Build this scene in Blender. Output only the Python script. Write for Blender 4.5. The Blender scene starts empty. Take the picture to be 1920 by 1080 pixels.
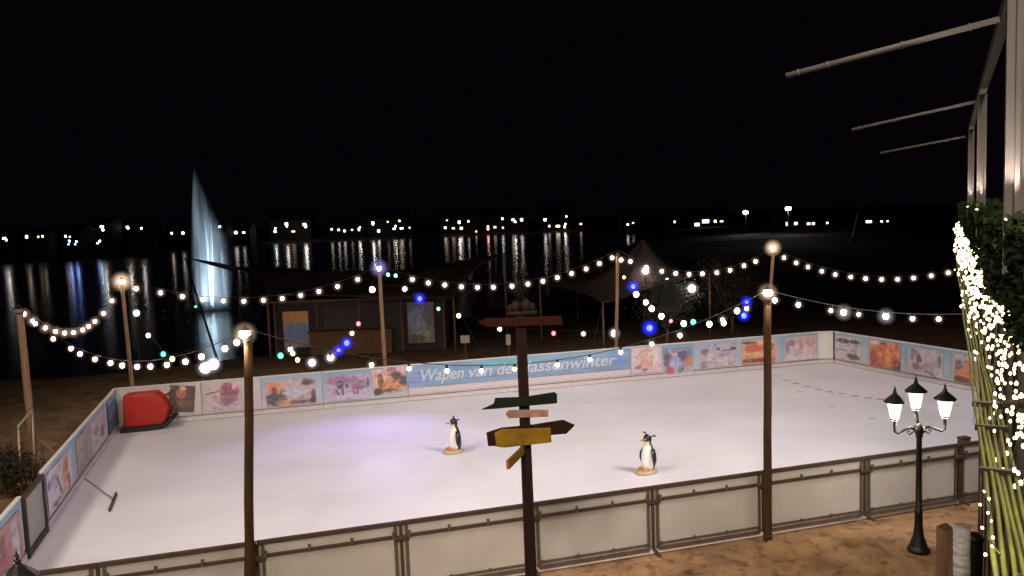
import bpy, math, random
import numpy as np
from mathutils import Vector, Matrix
random.seed(7); rng = np.random.default_rng(7)
S = bpy.context.scene; C = S.collection
PI = math.pi
# ------------------------------------------------------------ camera
EYE = 5.6; FPX = 1500.0; ROLL = 0.0385; HY = 408.0
pitch = math.atan((540-HY)/FPX)
Fw = Vector((0, math.cos(pitch), -math.sin(pitch))); U0 = Vector((0, math.sin(pitch), math.cos(pitch))); R0 = Vector((1, 0, 0))
Rt = R0*math.cos(ROLL) - U0*math.sin(ROLL); Up = U0*math.cos(ROLL) + R0*math.sin(ROLL)
EYEP = Vector((0, 0, EYE))
cd = bpy.data.cameras.new('camera'); cam = bpy.data.objects.new('camera', cd); C.objects.link(cam)
cd.sensor_width = 36; cd.lens = 36*FPX/1920; cd.clip_end = 3000; cd.clip_start = 0.05
cam.matrix_world = Matrix(((Rt.x, Up.x, -Fw.x, 0), (Rt.y, Up.y, -Fw.y, 0), (Rt.z, Up.z, -Fw.z, EYE), (0, 0, 0, 1)))
S.camera = cam
# ------------------------------------------------------------ world and exposure (night)
w = bpy.data.worlds.new('World'); S.world = w; w.use_nodes = True
nt = w.node_tree; bg = nt.nodes['Background']
sky = nt.nodes.new('ShaderNodeTexSky'); sky.sky_type = 'NISHITA'; sky.sun_disc = False
sky.sun_elevation = math.radians(-5); sky.sun_rotation = math.radians(200)
nt.links.new(sky.outputs[0], bg.inputs[0]); bg.inputs[1].default_value = 0.05
bg2 = nt.nodes.new('ShaderNodeBackground'); bg2.inputs[0].default_value = (.0014, .0008, .0019, 1); bg2.inputs[1].default_value = 1.0   # faint town glow in the night sky
ad = nt.nodes.new('ShaderNodeAddShader'); nt.links.new(bg.outputs[0], ad.inputs[0]); nt.links.new(bg2.outputs[0], ad.inputs[1]); nt.links.new(ad.outputs[0], nt.nodes['World Output'].inputs[0])
S.view_settings.view_transform = 'Standard'; S.view_settings.look = 'None'
S.view_settings.exposure = 0; S.view_settings.gamma = 1

FLOOD = 16000      # base power of the added rink flood lamps
# ------------------------------------------------------------ helpers
def ray(px, py): return Fw + Rt*((px-960)/FPX) + Up*((540-py)/FPX)
def at(px, py, z=0.0):                      # pixel to the point at height z
    v = ray(px, py); return EYEP + v*((z-EYE)/v.z)
def atY(px, py, Y):                         # pixel to the point at distance Y
    v = ray(px, py); return EYEP + v*(Y/v.y)
def on_plane(px, py, A, B):                 # pixel to the vertical plane through A and B
    n = Vector((-(B.y-A.y), B.x-A.x, 0)); v = ray(px, py)
    return EYEP + v*((A-EYEP).dot(n)/v.dot(n))
def proj(p):
    d = Vector(p)-EYEP; z = d.dot(Fw); return (960+FPX*d.dot(Rt)/z, 540-FPX*d.dot(Up)/z)
def wall_t(px, A, B, z=.55):
    lo, hi = -.3, 1.3
    for _ in range(40):
        m = (lo+hi)/2; p = A.lerp(B, m); p = Vector((p.x, p.y, z))
        if proj(p)[0] < px: lo = m
        else: hi = m
    return (lo+hi)/2

def lin(c):
    return tuple((x/12.92 if x <= .04045 else ((x+.055)/1.055)**2.4) for x in c)
def rgb(r, g, b): return lin((r/255, g/255, b/255))

def mat(name, col, rough=.6, metal=0, emit=None, es=0, noise=0, nscale=8, bump=0, bscale=30, spec=.5, vcol=False, trans=0, stretch=None, alpha=1):
    m = bpy.data.materials.new(name); m.use_nodes = True
    t = m.node_tree; b = t.nodes['Principled BSDF']
    b.inputs['Base Color'].default_value = (*col, 1); b.inputs['Roughness'].default_value = rough
    b.inputs['Metallic'].default_value = metal; b.inputs['Specular IOR Level'].default_value = spec
    if emit: b.inputs['Emission Color'].default_value = (*emit, 1); b.inputs['Emission Strength'].default_value = es
    if trans: b.inputs['Transmission Weight'].default_value = trans
    tc = t.nodes.new('ShaderNodeTexCoord'); mp = t.nodes.new('ShaderNodeMapping'); t.links.new(tc.outputs['Object'], mp.inputs[0])
    if stretch: mp.inputs['Scale'].default_value = stretch
    src = None
    if vcol:
        a = t.nodes.new('ShaderNodeVertexColor'); a.layer_name = 'Col'; src = a.outputs[0]
        t.links.new(src, b.inputs['Base Color'])
    if noise:
        n = t.nodes.new('ShaderNodeTexNoise'); n.inputs['Scale'].default_value = nscale; n.inputs['Detail'].default_value = 6; n.inputs['Roughness'].default_value = .65
        t.links.new(mp.outputs[0], n.inputs['Vector'])
        r = t.nodes.new('ShaderNodeMapRange'); r.inputs[1].default_value = .3; r.inputs[2].default_value = .7
        r.inputs[3].default_value = 1-noise; r.inputs[4].default_value = 1+noise; t.links.new(n.outputs[0], r.inputs[0])
        x = t.nodes.new('ShaderNodeVectorMath'); x.operation = 'SCALE'
        if src: t.links.new(src, x.inputs[0])
        else: x.inputs[0].default_value = col
        t.links.new(r.outputs[0], x.inputs['Scale']); t.links.new(x.outputs[0], b.inputs['Base Color'])
    if bump:
        n = t.nodes.new('ShaderNodeTexNoise'); n.inputs['Scale'].default_value = bscale; n.inputs['Detail'].default_value = 5
        t.links.new(mp.outputs[0], n.inputs['Vector'])
        bp = t.nodes.new('ShaderNodeBump'); bp.inputs['Strength'].default_value = bump; bp.inputs['Distance'].default_value = .03
        t.links.new(n.outputs[0], bp.inputs['Height']); t.links.new(bp.outputs[0], b.inputs['Normal'])
    return m

class MB:                                   # collects shapes, builds ONE mesh object
    def __init__(s): s.v = []; s.f = []; s.c = []
    def add(s, vs, fs):
        k = len(s.v); s.v += [tuple(v) for v in vs]; s.f += [tuple(i+k for i in f) for f in fs]; return s
    def box(s, c, d, M=None):
        hx, hy, hz = d[0]/2, d[1]/2, d[2]/2; c = Vector(c)
        vs = [Vector((x*hx, y*hy, z*hz)) for z in (-1, 1) for x, y in ((-1, -1), (1, -1), (1, 1), (-1, 1))]
        if M: vs = [M @ v for v in vs]
        return s.add([c+v for v in vs], [(3, 2, 1, 0), (4, 5, 6, 7), (0, 1, 5, 4), (1, 2, 6, 5), (2, 3, 7, 6), (3, 0, 4, 7)])
    def beam(s, p, q, w_, h_, up=Vector((0, 0, 1))):
        p, q = Vector(p), Vector(q); d = (q-p).normalized()
        if abs(d.dot(up)) > .98: up = Vector((1, 0, 0))
        x = d.cross(up).normalized(); y = x.cross(d).normalized()
        vs = [e + x*(a*w_/2) + y*(b*h_/2) for e in (p, q) for a, b in ((-1, -1), (1, -1), (1, 1), (-1, 1))]
        return s.add(vs, [(0, 1, 2, 3), (7, 6, 5, 4), (0, 4, 5, 1), (1, 5, 6, 2), (2, 6, 7, 3), (3, 7, 4, 0)])
    def tube(s, pts, r, seg=8, caps=True):
        pts = [Vector(p) for p in pts]; n = len(pts); rs = r if isinstance(r, (list, tuple)) else [r]*n
        vs = []; up = None
        for i, p in enumerate(pts):
            d = (pts[min(i+1, n-1)]-pts[max(i-1, 0)]).normalized()
            if up is None:
                up = Vector((0, 0, 1)) if abs(d.z) < .9 else Vector((1, 0, 0))
            x = d.cross(up).normalized(); y = x.cross(d).normalized(); up = y
            for k in range(seg):
                a = 2*PI*k/seg; vs.append(p + x*(rs[i]*math.cos(a)) + y*(rs[i]*math.sin(a)))
        fs = [(i*seg+k, i*seg+(k+1) % seg, (i+1)*seg+(k+1) % seg, (i+1)*seg+k) for i in range(n-1) for k in range(seg)]
        if caps: fs += [tuple(range(seg))[::-1], tuple((n-1)*seg+k for k in range(seg))]
        return s.add(vs, fs)
    def lathe(s, prof, seg=16, o=(0, 0, 0), M=None, sq=(1, 1)):
        o = Vector(o); vs = []
        for r, z in prof:
            for k in range(seg):
                a = 2*PI*k/seg; v = Vector((r*math.cos(a)*sq[0], r*math.sin(a)*sq[1], z)); vs.append(o + (M @ v if M else v))
        n = len(prof)
        fs = [(i*seg+k, i*seg+(k+1) % seg, (i+1)*seg+(k+1) % seg, (i+1)*seg+k) for i in range(n-1) for k in range(seg)]
        fs += [tuple(range(seg))[::-1], tuple((n-1)*seg+k for k in range(seg))]
        return s.add(vs, fs)
    def ball(s, c, r, seg=10, rings=6, sz=1):
        prof = [(max(1e-4, r*math.sin(PI*i/rings)), -r*sz*math.cos(PI*i/rings)) for i in range(rings+1)]
        return s.lathe(prof, seg, c)
    def slab(s, outline, o, ux, uy, t):      # outline in 2-D extruded by t along ux x uy
        o, ux, uy = Vector(o), Vector(ux), Vector(uy); nn = ux.cross(uy).normalized()*t/2; n = len(outline)
        vs = [o+ux*a+uy*b-nn for a, b in outline] + [o+ux*a+uy*b+nn for a, b in outline]
        fs = [tuple(range(n))[::-1], tuple(range(n, 2*n))] + [(i, (i+1) % n, n+(i+1) % n, n+i) for i in range(n)]
        return s.add(vs, fs)
    def build(s, name, m, parent=None, smooth=False):
        me = bpy.data.meshes.new(name); me.from_pydata(s.v, [], s.f); me.validate(); me.update()
        if m: me.materials.append(m)
        if smooth:
            for p in me.polygons: p.use_smooth = True
        o = bpy.data.objects.new(name, me); C.objects.link(o)
        if parent:
            o.parent = parent; o.matrix_parent_inverse = root_mat(parent).inverted()
        return o
def root_mat(o):
    M = o.matrix_basis.copy()
    if o.parent: M = root_mat(o.parent) @ o.matrix_parent_inverse @ M
    return M
def thing(name, label, cat, loc=(0, 0, 0), group=None):
    o = bpy.data.objects.new(name, None); C.objects.link(o); o.location = Vector(loc); o.empty_display_size = .2
    tag(o, label, cat, group); return o
def tag(o, label=None, cat=None, group=None, kind=None):
    if label: o['label'] = label
    if cat: o['category'] = cat
    if group: o['group'] = group
    if kind: o['kind'] = kind
    return o
def lamp(name, kind, loc, power, col, parent=None, target=None, size=.1, angle=None, blend=.5, spread=None):
    l = bpy.data.lights.new(name, kind); l.energy = power; l.color = col
    if kind in ('POINT', 'SPOT'): l.shadow_soft_size = size
    if kind == 'AREA': l.size = size
    if kind == 'SPOT': l.spot_size = math.radians(angle); l.spot_blend = blend
    o = bpy.data.objects.new(name, l); C.objects.link(o)
    M = Matrix.Translation(Vector(loc))
    if target is not None: M = M @ (Vector(target)-Vector(loc)).to_track_quat('-Z', 'Y').to_matrix().to_4x4()
    if parent: o.parent = parent; o.matrix_parent_inverse = root_mat(parent).inverted()
    o.matrix_basis = M
    return o

# ------------------------------------------------------------ materials
WARM = (1, .80, .62); COOL = (.95, .93, 1.0)
M_ = {}
M_['steel'] = mat('galvanised_steel', (.13, .10, .075), .5, .35, spec=.08, noise=.25, nscale=12)
M_['rail'] = mat('dark_rail', (.075, .055, .045), .55, .3, spec=.08, noise=.2)
M_['infill'] = mat('milky_panel', (.41, .395, .37), .45, noise=.10, nscale=1.3, bump=.1, bscale=3)
M_['board'] = mat('white_board', (.72, .71, .70), .5, noise=.06, nscale=3)
M_['kick'] = mat('kick_strip', (.62, .56, .56), .5, noise=.12, nscale=9)
M_['seam'] = mat('seam_rubber', (.22, .19, .19), .7)
M_['print'] = mat('printed_vinyl', (.5, .5, .5), .5, vcol=True, noise=.07, nscale=20)
M_['letter'] = mat('white_letters', (.58, .64, .76), .5)
M_['wood'] = mat('brown_timber', (.14, .075, .04), .75, spec=.08, noise=.35, nscale=5, bump=.4, bscale=14, stretch=(6, 6, .6))
M_['wood2'] = mat('weathered_timber', (.26, .15, .085), .75, noise=.35, nscale=5, bump=.4, bscale=14, stretch=(6, 6, .6))
M_['iron'] = mat('black_iron', (.012, .010, .010), .45, .2)
M_['dwood'] = mat('dark_stained_timber', (.05, .026, .013), .75, spec=.08, noise=.35, nscale=5, bump=.4, bscale=14, stretch=(6, 6, .6))
M_['cable'] = mat('black_cable', (.01, .01, .01), .6)
M_['glass_on'] = mat('lit_lantern_glass', (.9, .9, .85), .3, emit=(1, .96, .88), es=3)
def bulbmat(n, c, e): return mat(n, c, .3, emit=c, es=e)
BUL = {'w': bulbmat('warm_bulb', (1, .80, .64), 24), 'c': bulbmat('white_bulb', (1, .90, .90), 30), 'y': bulbmat('yellow_bulb', (1, .68, .22), 12),
       'r': bulbmat('red_bulb', (1, .12, .18), 5), 'b': bulbmat('blue_bulb', (.05, .07, 1), 7), 'g': bulbmat('green_bulb', (.10, .9, .55), 3.5),
       't': bulbmat('teal_bulb', (.30, 1, .9), 3), 'f': bulbmat('fairy_bulb', (1, .80, .42), 9), 'd': bulbmat('dim_bulb', (1, .8, .6), 8)}
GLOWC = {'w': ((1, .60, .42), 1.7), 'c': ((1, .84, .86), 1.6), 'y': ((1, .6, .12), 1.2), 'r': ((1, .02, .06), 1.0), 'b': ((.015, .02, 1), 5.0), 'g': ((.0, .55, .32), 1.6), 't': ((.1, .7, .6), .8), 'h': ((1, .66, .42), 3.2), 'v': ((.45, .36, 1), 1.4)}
GM = {}
def glow_halo(k, p, r, parent):               # lamp glare put in as a luminous ball, brightest at the middle
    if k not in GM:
        c, e = GLOWC[k]; m = bpy.data.materials.new('lamp_halo_'+k); m.use_nodes = True; t = m.node_tree; t.nodes.remove(t.nodes['Principled BSDF'])
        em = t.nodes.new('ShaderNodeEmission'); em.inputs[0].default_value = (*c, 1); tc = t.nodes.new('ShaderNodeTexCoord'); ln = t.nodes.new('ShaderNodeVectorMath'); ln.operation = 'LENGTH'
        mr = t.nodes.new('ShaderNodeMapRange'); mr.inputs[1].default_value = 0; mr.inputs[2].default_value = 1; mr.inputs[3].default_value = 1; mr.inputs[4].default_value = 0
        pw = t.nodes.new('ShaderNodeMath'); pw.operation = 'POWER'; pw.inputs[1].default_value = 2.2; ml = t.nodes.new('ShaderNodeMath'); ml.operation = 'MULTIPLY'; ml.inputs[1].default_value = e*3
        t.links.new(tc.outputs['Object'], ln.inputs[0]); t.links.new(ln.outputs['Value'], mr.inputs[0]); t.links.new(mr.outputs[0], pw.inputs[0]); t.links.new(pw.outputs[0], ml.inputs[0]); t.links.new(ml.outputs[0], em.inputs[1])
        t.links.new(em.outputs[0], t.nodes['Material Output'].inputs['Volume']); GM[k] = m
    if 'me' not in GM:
        g = MB(); g.ball((0, 0, 0), 1, 16, 10); o = g.build('lamp_halo', None, None, True); GM['me'] = o.data; bpy.data.objects.remove(o)
    me = GM['me'].copy(); me.materials.append(GM[k]); o = bpy.data.objects.new('lamp_halo', me); C.objects.link(o)
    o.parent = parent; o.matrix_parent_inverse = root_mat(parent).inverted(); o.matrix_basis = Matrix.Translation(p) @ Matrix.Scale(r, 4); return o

# ------------------------------------------------------------ rink outline
FL = at(222, 802); FR = at(1534, 682); CR = at(1563, 681); RR = at(1812, 731)
L2 = at(55, 1044)
NA = at(480, 1015, 1.09); NB = at(1798, 832, 1.09); NA.z = NB.z = 0
def isect(a, b, c, d):
    r = b-a; s_ = d-c; k = r.x*s_.y-r.y*s_.x; t_ = ((c.x-a.x)*s_.y-(c.y-a.y)*s_.x)/k; return a+r*t_
NL = isect(FL, L2, NA, NB); NR = isect(CR, RR, NA, NB)

# ------------------------------------------------------------ ground: one sheet with lake bed and far bank
lake = [(-600, 27), (-60, 33), (-18, 34), (-8, 40), (3, 60), (9, 100), (22, 150), (40, 220), (52, 285), (20, 300), (-92, 296), (-104, 235), (-124, 188), (-600, 120)]
def lake_sd(X, Y):
    P = np.array(lake, float); inside = np.zeros(X.shape, bool); dm = np.full(X.shape, 1e9)
    for i in range(len(P)):
        a = P[i]; b = P[(i+1) % len(P)]; dx, dy = b-a
        t_ = np.clip(((X-a[0])*dx+(Y-a[1])*dy)/(dx*dx+dy*dy), 0, 1)
        dm = np.minimum(dm, np.hypot(X-a[0]-t_*dx, Y-a[1]-t_*dy))
        c = ((a[1] > Y) != (b[1] > Y)) & (X < (b[0]-a[0])*(Y-a[1])/((b[1]-a[1]) if b[1] != a[1] else 1e-9)+a[0]); inside ^= c
    return np.where(inside, dm, -dm)
def axis(parts):
    o = []
    for a, b, n in parts: o += list(np.linspace(a, b, n, endpoint=False))
    return np.array(o+[parts[-1][1]])
gx = axis([(-700, -60, 30), (-60, -22, 24), (-22, -14, 24), (-14, 16, 330), (16, 30, 24), (30, 80, 24), (80, 700, 26)])
gy = axis([(-40, 2, 12), (2, 18, 190), (18, 40, 60), (40, 110, 36), (110, 330, 44), (330, 1500, 20)])
X, Y = np.meshgrid(gx, gy); sd = lake_sd(X, Y)
def vnoise(X, Y, s, seed):
    r = np.random.default_rng(seed); T = r.random((256, 256)); x = X/s; y = Y/s
    xi = np.floor(x).astype(int); yi = np.floor(y).astype(int); fx = x-xi; fy = y-yi; fx = fx*fx*(3-2*fx); fy = fy*fy*(3-2*fy)
    g = lambda i, j: T[i % 256, j % 256]
    return (g(xi, yi)*(1-fx)+g(xi+1, yi)*fx)*(1-fy)+(g(xi, yi+1)*(1-fx)+g(xi+1, yi+1)*fx)*fy
dz = (vnoise(X, Y, 1.6, 1)-.5)*.05 + (vnoise(X, Y, .42, 2)-.5)*.045 + (vnoise(X, Y, .2, 3)-.5)*.02
near = (X > -14) & (X < 16) & (Y > 2) & (Y < 18)
# footprints trampled into the sand
for _ in range(900):
    cx, cy = rng.uniform(-9, 14), rng.uniform(3, 15); a = rng.uniform(0, PI); i0 = np.searchsorted(gx, cx-.4); i1 = np.searchsorted(gx, cx+.4); j0 = np.searchsorted(gy, cy-.4); j1 = np.searchsorted(gy, cy+.4)
    sx = X[j0:j1, i0:i1]-cx; sy = Y[j0:j1, i0:i1]-cy; u = sx*math.cos(a)+sy*math.sin(a); v_ = -sx*math.sin(a)+sy*math.cos(a)
    q = (u/.17)**2+(v_/.09)**2; dz[j0:j1, i0:i1] += -.06*np.exp(-q*q) + .014*np.exp(-(np.sqrt(q)-1.5)**2*5)
Z = -.03 + dz
Z = np.where(sd > -3, Z-.9*np.clip((sd+3)/6, 0, 1)-1.2*np.clip(sd/20, 0, 1), Z)
Z = np.where((sd < 0) & (Y > 120), -.03+np.clip(-sd/25, 0, 1)*.9-.6*np.clip((sd+3)/3, 0, 1), Z)
# flat under the ice
poly = [FL, FR, CR, NR, NL]; cen = sum(poly, Vector())/5
ins = np.ones(X.shape, bool)
for i in range(5):
    a, b = poly[i], poly[(i+1) % 5]; ins &= ((b.x-a.x)*(Y-a.y)-(b.y-a.y)*(X-a.x)) < .3*(b-a).length
Z = np.where(ins, -.09, Z)
g = MB(); nx, ny = len(gx), len(gy)
g.v = list(map(tuple, np.stack([X, Y, Z], -1).reshape(-1, 3))); g.f = [(j*nx+i, j*nx+i+1, (j+1)*nx+i+1, (j+1)*nx+i) for j in range(ny-1) for i in range(nx-1)]
def sand_mat():
    m = mat('sand', (.33, .20, .11), .95, spec=.15); t = m.node_tree; b = t.nodes['Principled BSDF']
    tc = t.nodes.new('ShaderNodeTexCoord')
    n1 = t.nodes.new('ShaderNodeTexNoise'); n1.inputs['Scale'].default_value = 1.1; n1.inputs['Detail'].default_value = 8; n1.inputs['Roughness'].default_value = .7
    n2 = t.nodes.new('ShaderNodeTexNoise'); n2.inputs['Scale'].default_value = 40; n2.inputs['Detail'].default_value = 4
    cr = t.nodes.new('ShaderNodeValToRGB'); e = cr.color_ramp.elements
    e[0].position = .34; e[0].color = (.17, .095, .05, 1); e[1].position = .66; e[1].color = (.38, .235, .13, 1)
    q = e.new(.5); q.color = (.29, .175, .092, 1)
    t.links.new(tc.outputs['Object'], n1.inputs[0]); t.links.new(tc.outputs['Object'], n2.inputs[0]); t.links.new(n1.outputs[0], cr.inputs[0])
    n3 = t.nodes.new('ShaderNodeTexNoise'); n3.inputs['Scale'].default_value = 4.2; n3.inputs['Detail'].default_value = 5; t.links.new(tc.outputs['Object'], n3.inputs[0])
    m3 = t.nodes.new('ShaderNodeMapRange'); m3.inputs[1].default_value = .37; m3.inputs[2].default_value = .45; m3.inputs[3].default_value = .62; m3.inputs[4].default_value = 1; t.links.new(n3.outputs[0], m3.inputs[0])
    # sand darkens with distance past the rink, to dark grass on the far bank
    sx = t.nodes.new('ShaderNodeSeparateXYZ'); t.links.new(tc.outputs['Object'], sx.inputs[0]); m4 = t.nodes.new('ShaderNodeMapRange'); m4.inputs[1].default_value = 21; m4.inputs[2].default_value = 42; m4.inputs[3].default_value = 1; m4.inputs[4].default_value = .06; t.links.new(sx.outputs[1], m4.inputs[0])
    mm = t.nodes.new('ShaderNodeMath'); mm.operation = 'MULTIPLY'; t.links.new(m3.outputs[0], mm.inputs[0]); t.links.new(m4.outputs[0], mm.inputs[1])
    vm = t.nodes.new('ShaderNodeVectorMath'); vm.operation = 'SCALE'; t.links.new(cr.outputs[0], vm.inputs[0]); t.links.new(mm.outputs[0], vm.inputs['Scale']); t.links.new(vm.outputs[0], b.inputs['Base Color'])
    bp = t.nodes.new('ShaderNodeBump'); bp.inputs['Strength'].default_value = .8; bp.inputs['Distance'].default_value = .03
    t.links.new(n2.outputs[0], bp.inputs['Height']); t.links.new(bp.outputs[0], b.inputs['Normal']); return m
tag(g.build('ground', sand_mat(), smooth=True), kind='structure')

# water
wm = mat('lake_water', (.004, .006, .010), .16, spec=.5); wb = wm.node_tree.nodes['Principled BSDF']; wb.inputs['IOR'].default_value = 1.33
t = wm.node_tree; tc = t.nodes.new('ShaderNodeTexCoord'); n = t.nodes.new('ShaderNodeTexNoise'); n.inputs['Scale'].default_value = .35; n.inputs['Detail'].default_value = 3
bp = t.nodes.new('ShaderNodeBump'); bp.inputs['Strength'].default_value = .03; bp.inputs['Distance'].default_value = .1
t.links.new(tc.outputs['Object'], n.inputs[0]); t.links.new(n.outputs[0], bp.inputs['Height']); t.links.new(bp.outputs[0], wb.inputs['Normal'])
g = MB(); g.add([(-700, 20, -.6), (120, 20, -.6), (120, 330, -.6), (-700, 330, -.6)], [(0, 1, 2, 3)])
tag(g.build('water', wm), kind='structure')

# ice
im = mat('ice', (.78, .765, .80), .5, spec=.28); t = im.node_tree; b = t.nodes['Principled BSDF']
tc = t.nodes.new('ShaderNodeTexCoord'); n = t.nodes.new('ShaderNodeTexNoise'); n.inputs['Scale'].default_value = .45; n.inputs['Detail'].default_value = 6
n2 = t.nodes.new('ShaderNodeTexNoise'); n2.inputs['Scale'].default_value = 9; n2.inputs['Detail'].default_value = 8; n2.inputs['Roughness'].default_value = .8
cr = t.nodes.new('ShaderNodeValToRGB'); e = cr.color_ramp.elements
e[0].position = .3; e[0].color = (.68, .665, .70, 1); e[1].position = .7; e[1].color = (.83, .82, .86, 1)
mx = t.nodes.new('ShaderNodeMath'); mx.operation = 'MULTIPLY_ADD'; mx.inputs[1].default_value = .3
t.links.new(n2.outputs[0], mx.inputs[0]); mq = t.nodes.new('ShaderNodeMath'); mq.operation = 'MULTIPLY'; mq.inputs[1].default_value = .7
t.links.new(n.outputs[0], mq.inputs[0]); t.links.new(mq.outputs[0], mx.inputs[2])
t.links.new(tc.outputs['Object'], n.inputs[0]); t.links.new(tc.outputs['Object'], n2.inputs[0]); t.links.new(mx.outputs[0], cr.inputs[0]); t.links.new(cr.outputs[0], b.inputs['Base Color'])
prev = cr.outputs[0]
for ang_, sc_ in ((.4, 1.0), (2.0, 1.25), (1.1, .8)):
    mp_ = t.nodes.new('ShaderNodeMapping'); mp_.inputs['Rotation'].default_value = (0, 0, ang_); mp_.inputs['Scale'].default_value = (.35*sc_, 14*sc_, 1)
    wn = t.nodes.new('ShaderNodeTexNoise'); wn.inputs['Scale'].default_value = 1.6; wn.inputs['Detail'].default_value = 3; wn.inputs['Distortion'].default_value = .6
    m_ = t.nodes.new('ShaderNodeMapRange'); m_.inputs[1].default_value = .62; m_.inputs[2].default_value = .72; m_.inputs[3].default_value = 1; m_.inputs[4].default_value = .90
    v_ = t.nodes.new('ShaderNodeVectorMath'); v_.operation = 'SCALE'
    t.links.new(tc.outputs['Object'], mp_.inputs[0]); t.links.new(mp_.outputs[0], wn.inputs[0]); t.links.new(wn.outputs[0], m_.inputs[0]); t.links.new(prev, v_.inputs[0]); t.links.new(m_.outputs[0], v_.inputs['Scale']); prev = v_.outputs[0]
t.links.new(prev, b.inputs['Base Color'])
rr_ = t.nodes.new('ShaderNodeMapRange'); rr_.inputs[3].default_value = .42; rr_.inputs[4].default_value = .62; t.links.new(n2.outputs[0], rr_.inputs[0]); t.links.new(rr_.outputs[0], b.inputs['Roughness'])
inset = (NA-NB).normalized(); inset = Vector((inset.y, -inset.x, 0)); inset = inset if inset.y > 0 else -inset
poly_i = [FL, FR, CR, NR+inset*.05, NL+inset*.05]
g = MB(); g.slab([(p.x, p.y) for p in poly_i][::-1], (0, 0, -.04), (1, 0, 0), (0, 1, 0), .08)
tag(g.build('ice_floor', im), kind='structure')
# dashed marks scraped into the ice
g = MB()
marks = [(1455, 705), (1475, 713), (1493, 719), (1514, 725), (1535, 730), (1557, 735), (1578, 738), (1603, 743), (1627, 746), (1652, 749), (1636, 785), (1560, 762), (1795, 760), (1500, 735)]
for i, (px, py) in enumerate(marks):
    p = at(px, py); a = -.35+random.uniform(-.2, .2); s_ = .8 if i < 10 else .5
    ol = [(math.cos(k*PI/5)*.16*s_*(1+random.uniform(-.2, .2)), math.sin(k*PI/5)*.085*s_*(1+random.uniform(-.2, .2))) for k in range(10)]
    g.add([(p.x+x*math.cos(a)-y*math.sin(a), p.y+x*math.sin(a)+y*math.cos(a), .004) for x, y in ol], [tuple(range(10))])
tag(g.build('ice_scuff_marks', mat('scuffed_ice', (.44, .24, .25), .7, noise=.3)), kind='structure')

# ------------------------------------------------------------ near barrier, seen from outside
nd = (NB-NA).normalized(); nn_ = Vector((nd.y, -nd.x, 0))      # outward, towards camera
nlen = (NB-NA).length; step = nlen/6.0
if nn_.y > 0: nn_ = -nn_
names = ['first', 'second', 'third', 'fourth', 'fifth', 'sixth', 'seventh', 'eighth', 'ninth', 'tenth']
def barrier(P, d, n, W, label, group, H=1.09):
    t_ = thing('barrier_panel', label, 'barrier', P, group)
    z = Vector((0, 0, 1)); a = P+d*.085; b = P+d*(W-.085)
    f = MB(); f.beam(P+d*.003+z*(H-.025), P+d*(W-.003)+z*(H-.025), .065, .055)
    f.build('top_rail', M_['rail'], t_)
    f = MB(); f.beam(a+z*.0+z*.03, a+z*(H-.05), .05, .05, n); f.beam(b+z*.03, b+z*(H-.05), .05, .05, n)
    f.beam(a+z*.035+n*.028, b+z*.035+n*.028, .02, .05); f.beam(a+z*.115+n*.028, b+z*.115+n*.028, .02, .035)
    f.build('frame', M_['steel'], t_)
    f = MB(); f.beam(a+z*(H-.215)+n*.036, b+z*(H-.215)+n*.036, .035, .042); f.build('clamp_rail', M_['rail'], t_)
    f = MB(); f.beam(a+d*.025+z*(H/2+.005), b-d*.025+z*(H/2+.005), .02, H-.12); f.build('infill_sheet', M_['infill'], t_)
    for k in range(4):
        u = .12+k*(W-.24)/3
        f = MB(); f.box(P+d*u+n*.06+z*(H-.19), (.035, .035, .075), Matrix.Rotation(math.atan2(d.y, d.x), 3, 'Z')); f.lathe([(.012, 0), (.022, .005), (.022, .02)], 8, P+d*u+n*.06+z*(H-.152))
        f.build('clamp_bolt', M_['steel'], t_)
        f = MB(); f.box(P+d*u+n*.06+z*.14, (.035, .03, .05), Matrix.Rotation(math.atan2(d.y, d.x), 3, 'Z')); f.build('foot_bolt', M_['steel'], t_)
    # coupling between neighbouring panels, foot block
    f = MB(); f.beam(P+z*.02, P+z*(H-.055), .045, .045, n); f.box(P+n*.05+z*(H-.24), (.22, .05, .06), Matrix.Rotation(math.atan2(d.y, d.x), 3, 'Z'))
    f.beam(P-d*.01+n*.02+z*.05, P-d*.01+n*.26+z*.012, .05, .025)
    f.build('coupling', M_['rail'], t_)
    f = MB(); f.beam(P-n*.012+z*.06, P-n*.012+z*(H-.06), .17, .008, n); f.build('joint_sheet', M_['infill'], t_)
    return t_
k0 = -int((NA-NL).length/step)-1
near_start = NA+nd*(k0*step); nlist = []
tot = int(((NR-near_start).length)/step)+1
for k in range(tot):
    P = near_start+nd*(k*step); 
    if (P-NL).dot(nd) < -.35: P = NL.copy(); Wd = (near_start+nd*((k+1)*step)-P).length
    else: Wd = step
    if (P-NR).dot(nd) > -.5 or Wd < .4: continue
    q = proj(P+nd*Wd/2+Vector((0, 0, .5))); nlist.append((P, Wd, q[0]))
near_desc = {}
vis = [x for x in nlist if -150 < x[2] < 1960]
for i, (P, Wd, q) in enumerate(vis):
    where = {0: 'leftmost milky barrier panel, cut by the lower left corner of the photo'}.get(i)
    if q < 400: where = 'milky barrier panel left of the near lamp-topped timber pole'
    elif q < 720: where = 'milky barrier panel just right of the near lamp-topped timber pole'
    elif q < 960: where = 'milky barrier panel just left of the wooden signpost'
    elif q < 1200: where = 'milky barrier panel just right of the wooden signpost'
    elif q < 1390: where = 'milky barrier panel closest to the right-hand penguin, left of the slim pole'
    elif q < 1590: where = 'milky barrier panel just right of the slim pole on the near fence'
    elif q < 1780: where = 'milky barrier panel behind the black street lamp post'
    else: where = 'milky barrier panel at the right end beside the bamboo canes'
    if i == 0: where = 'milky barrier panel at the lower left corner beside the near lantern'
    barrier(P, nd, nn_, Wd, where, 'barrier panels along the near side of the rink')
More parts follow.
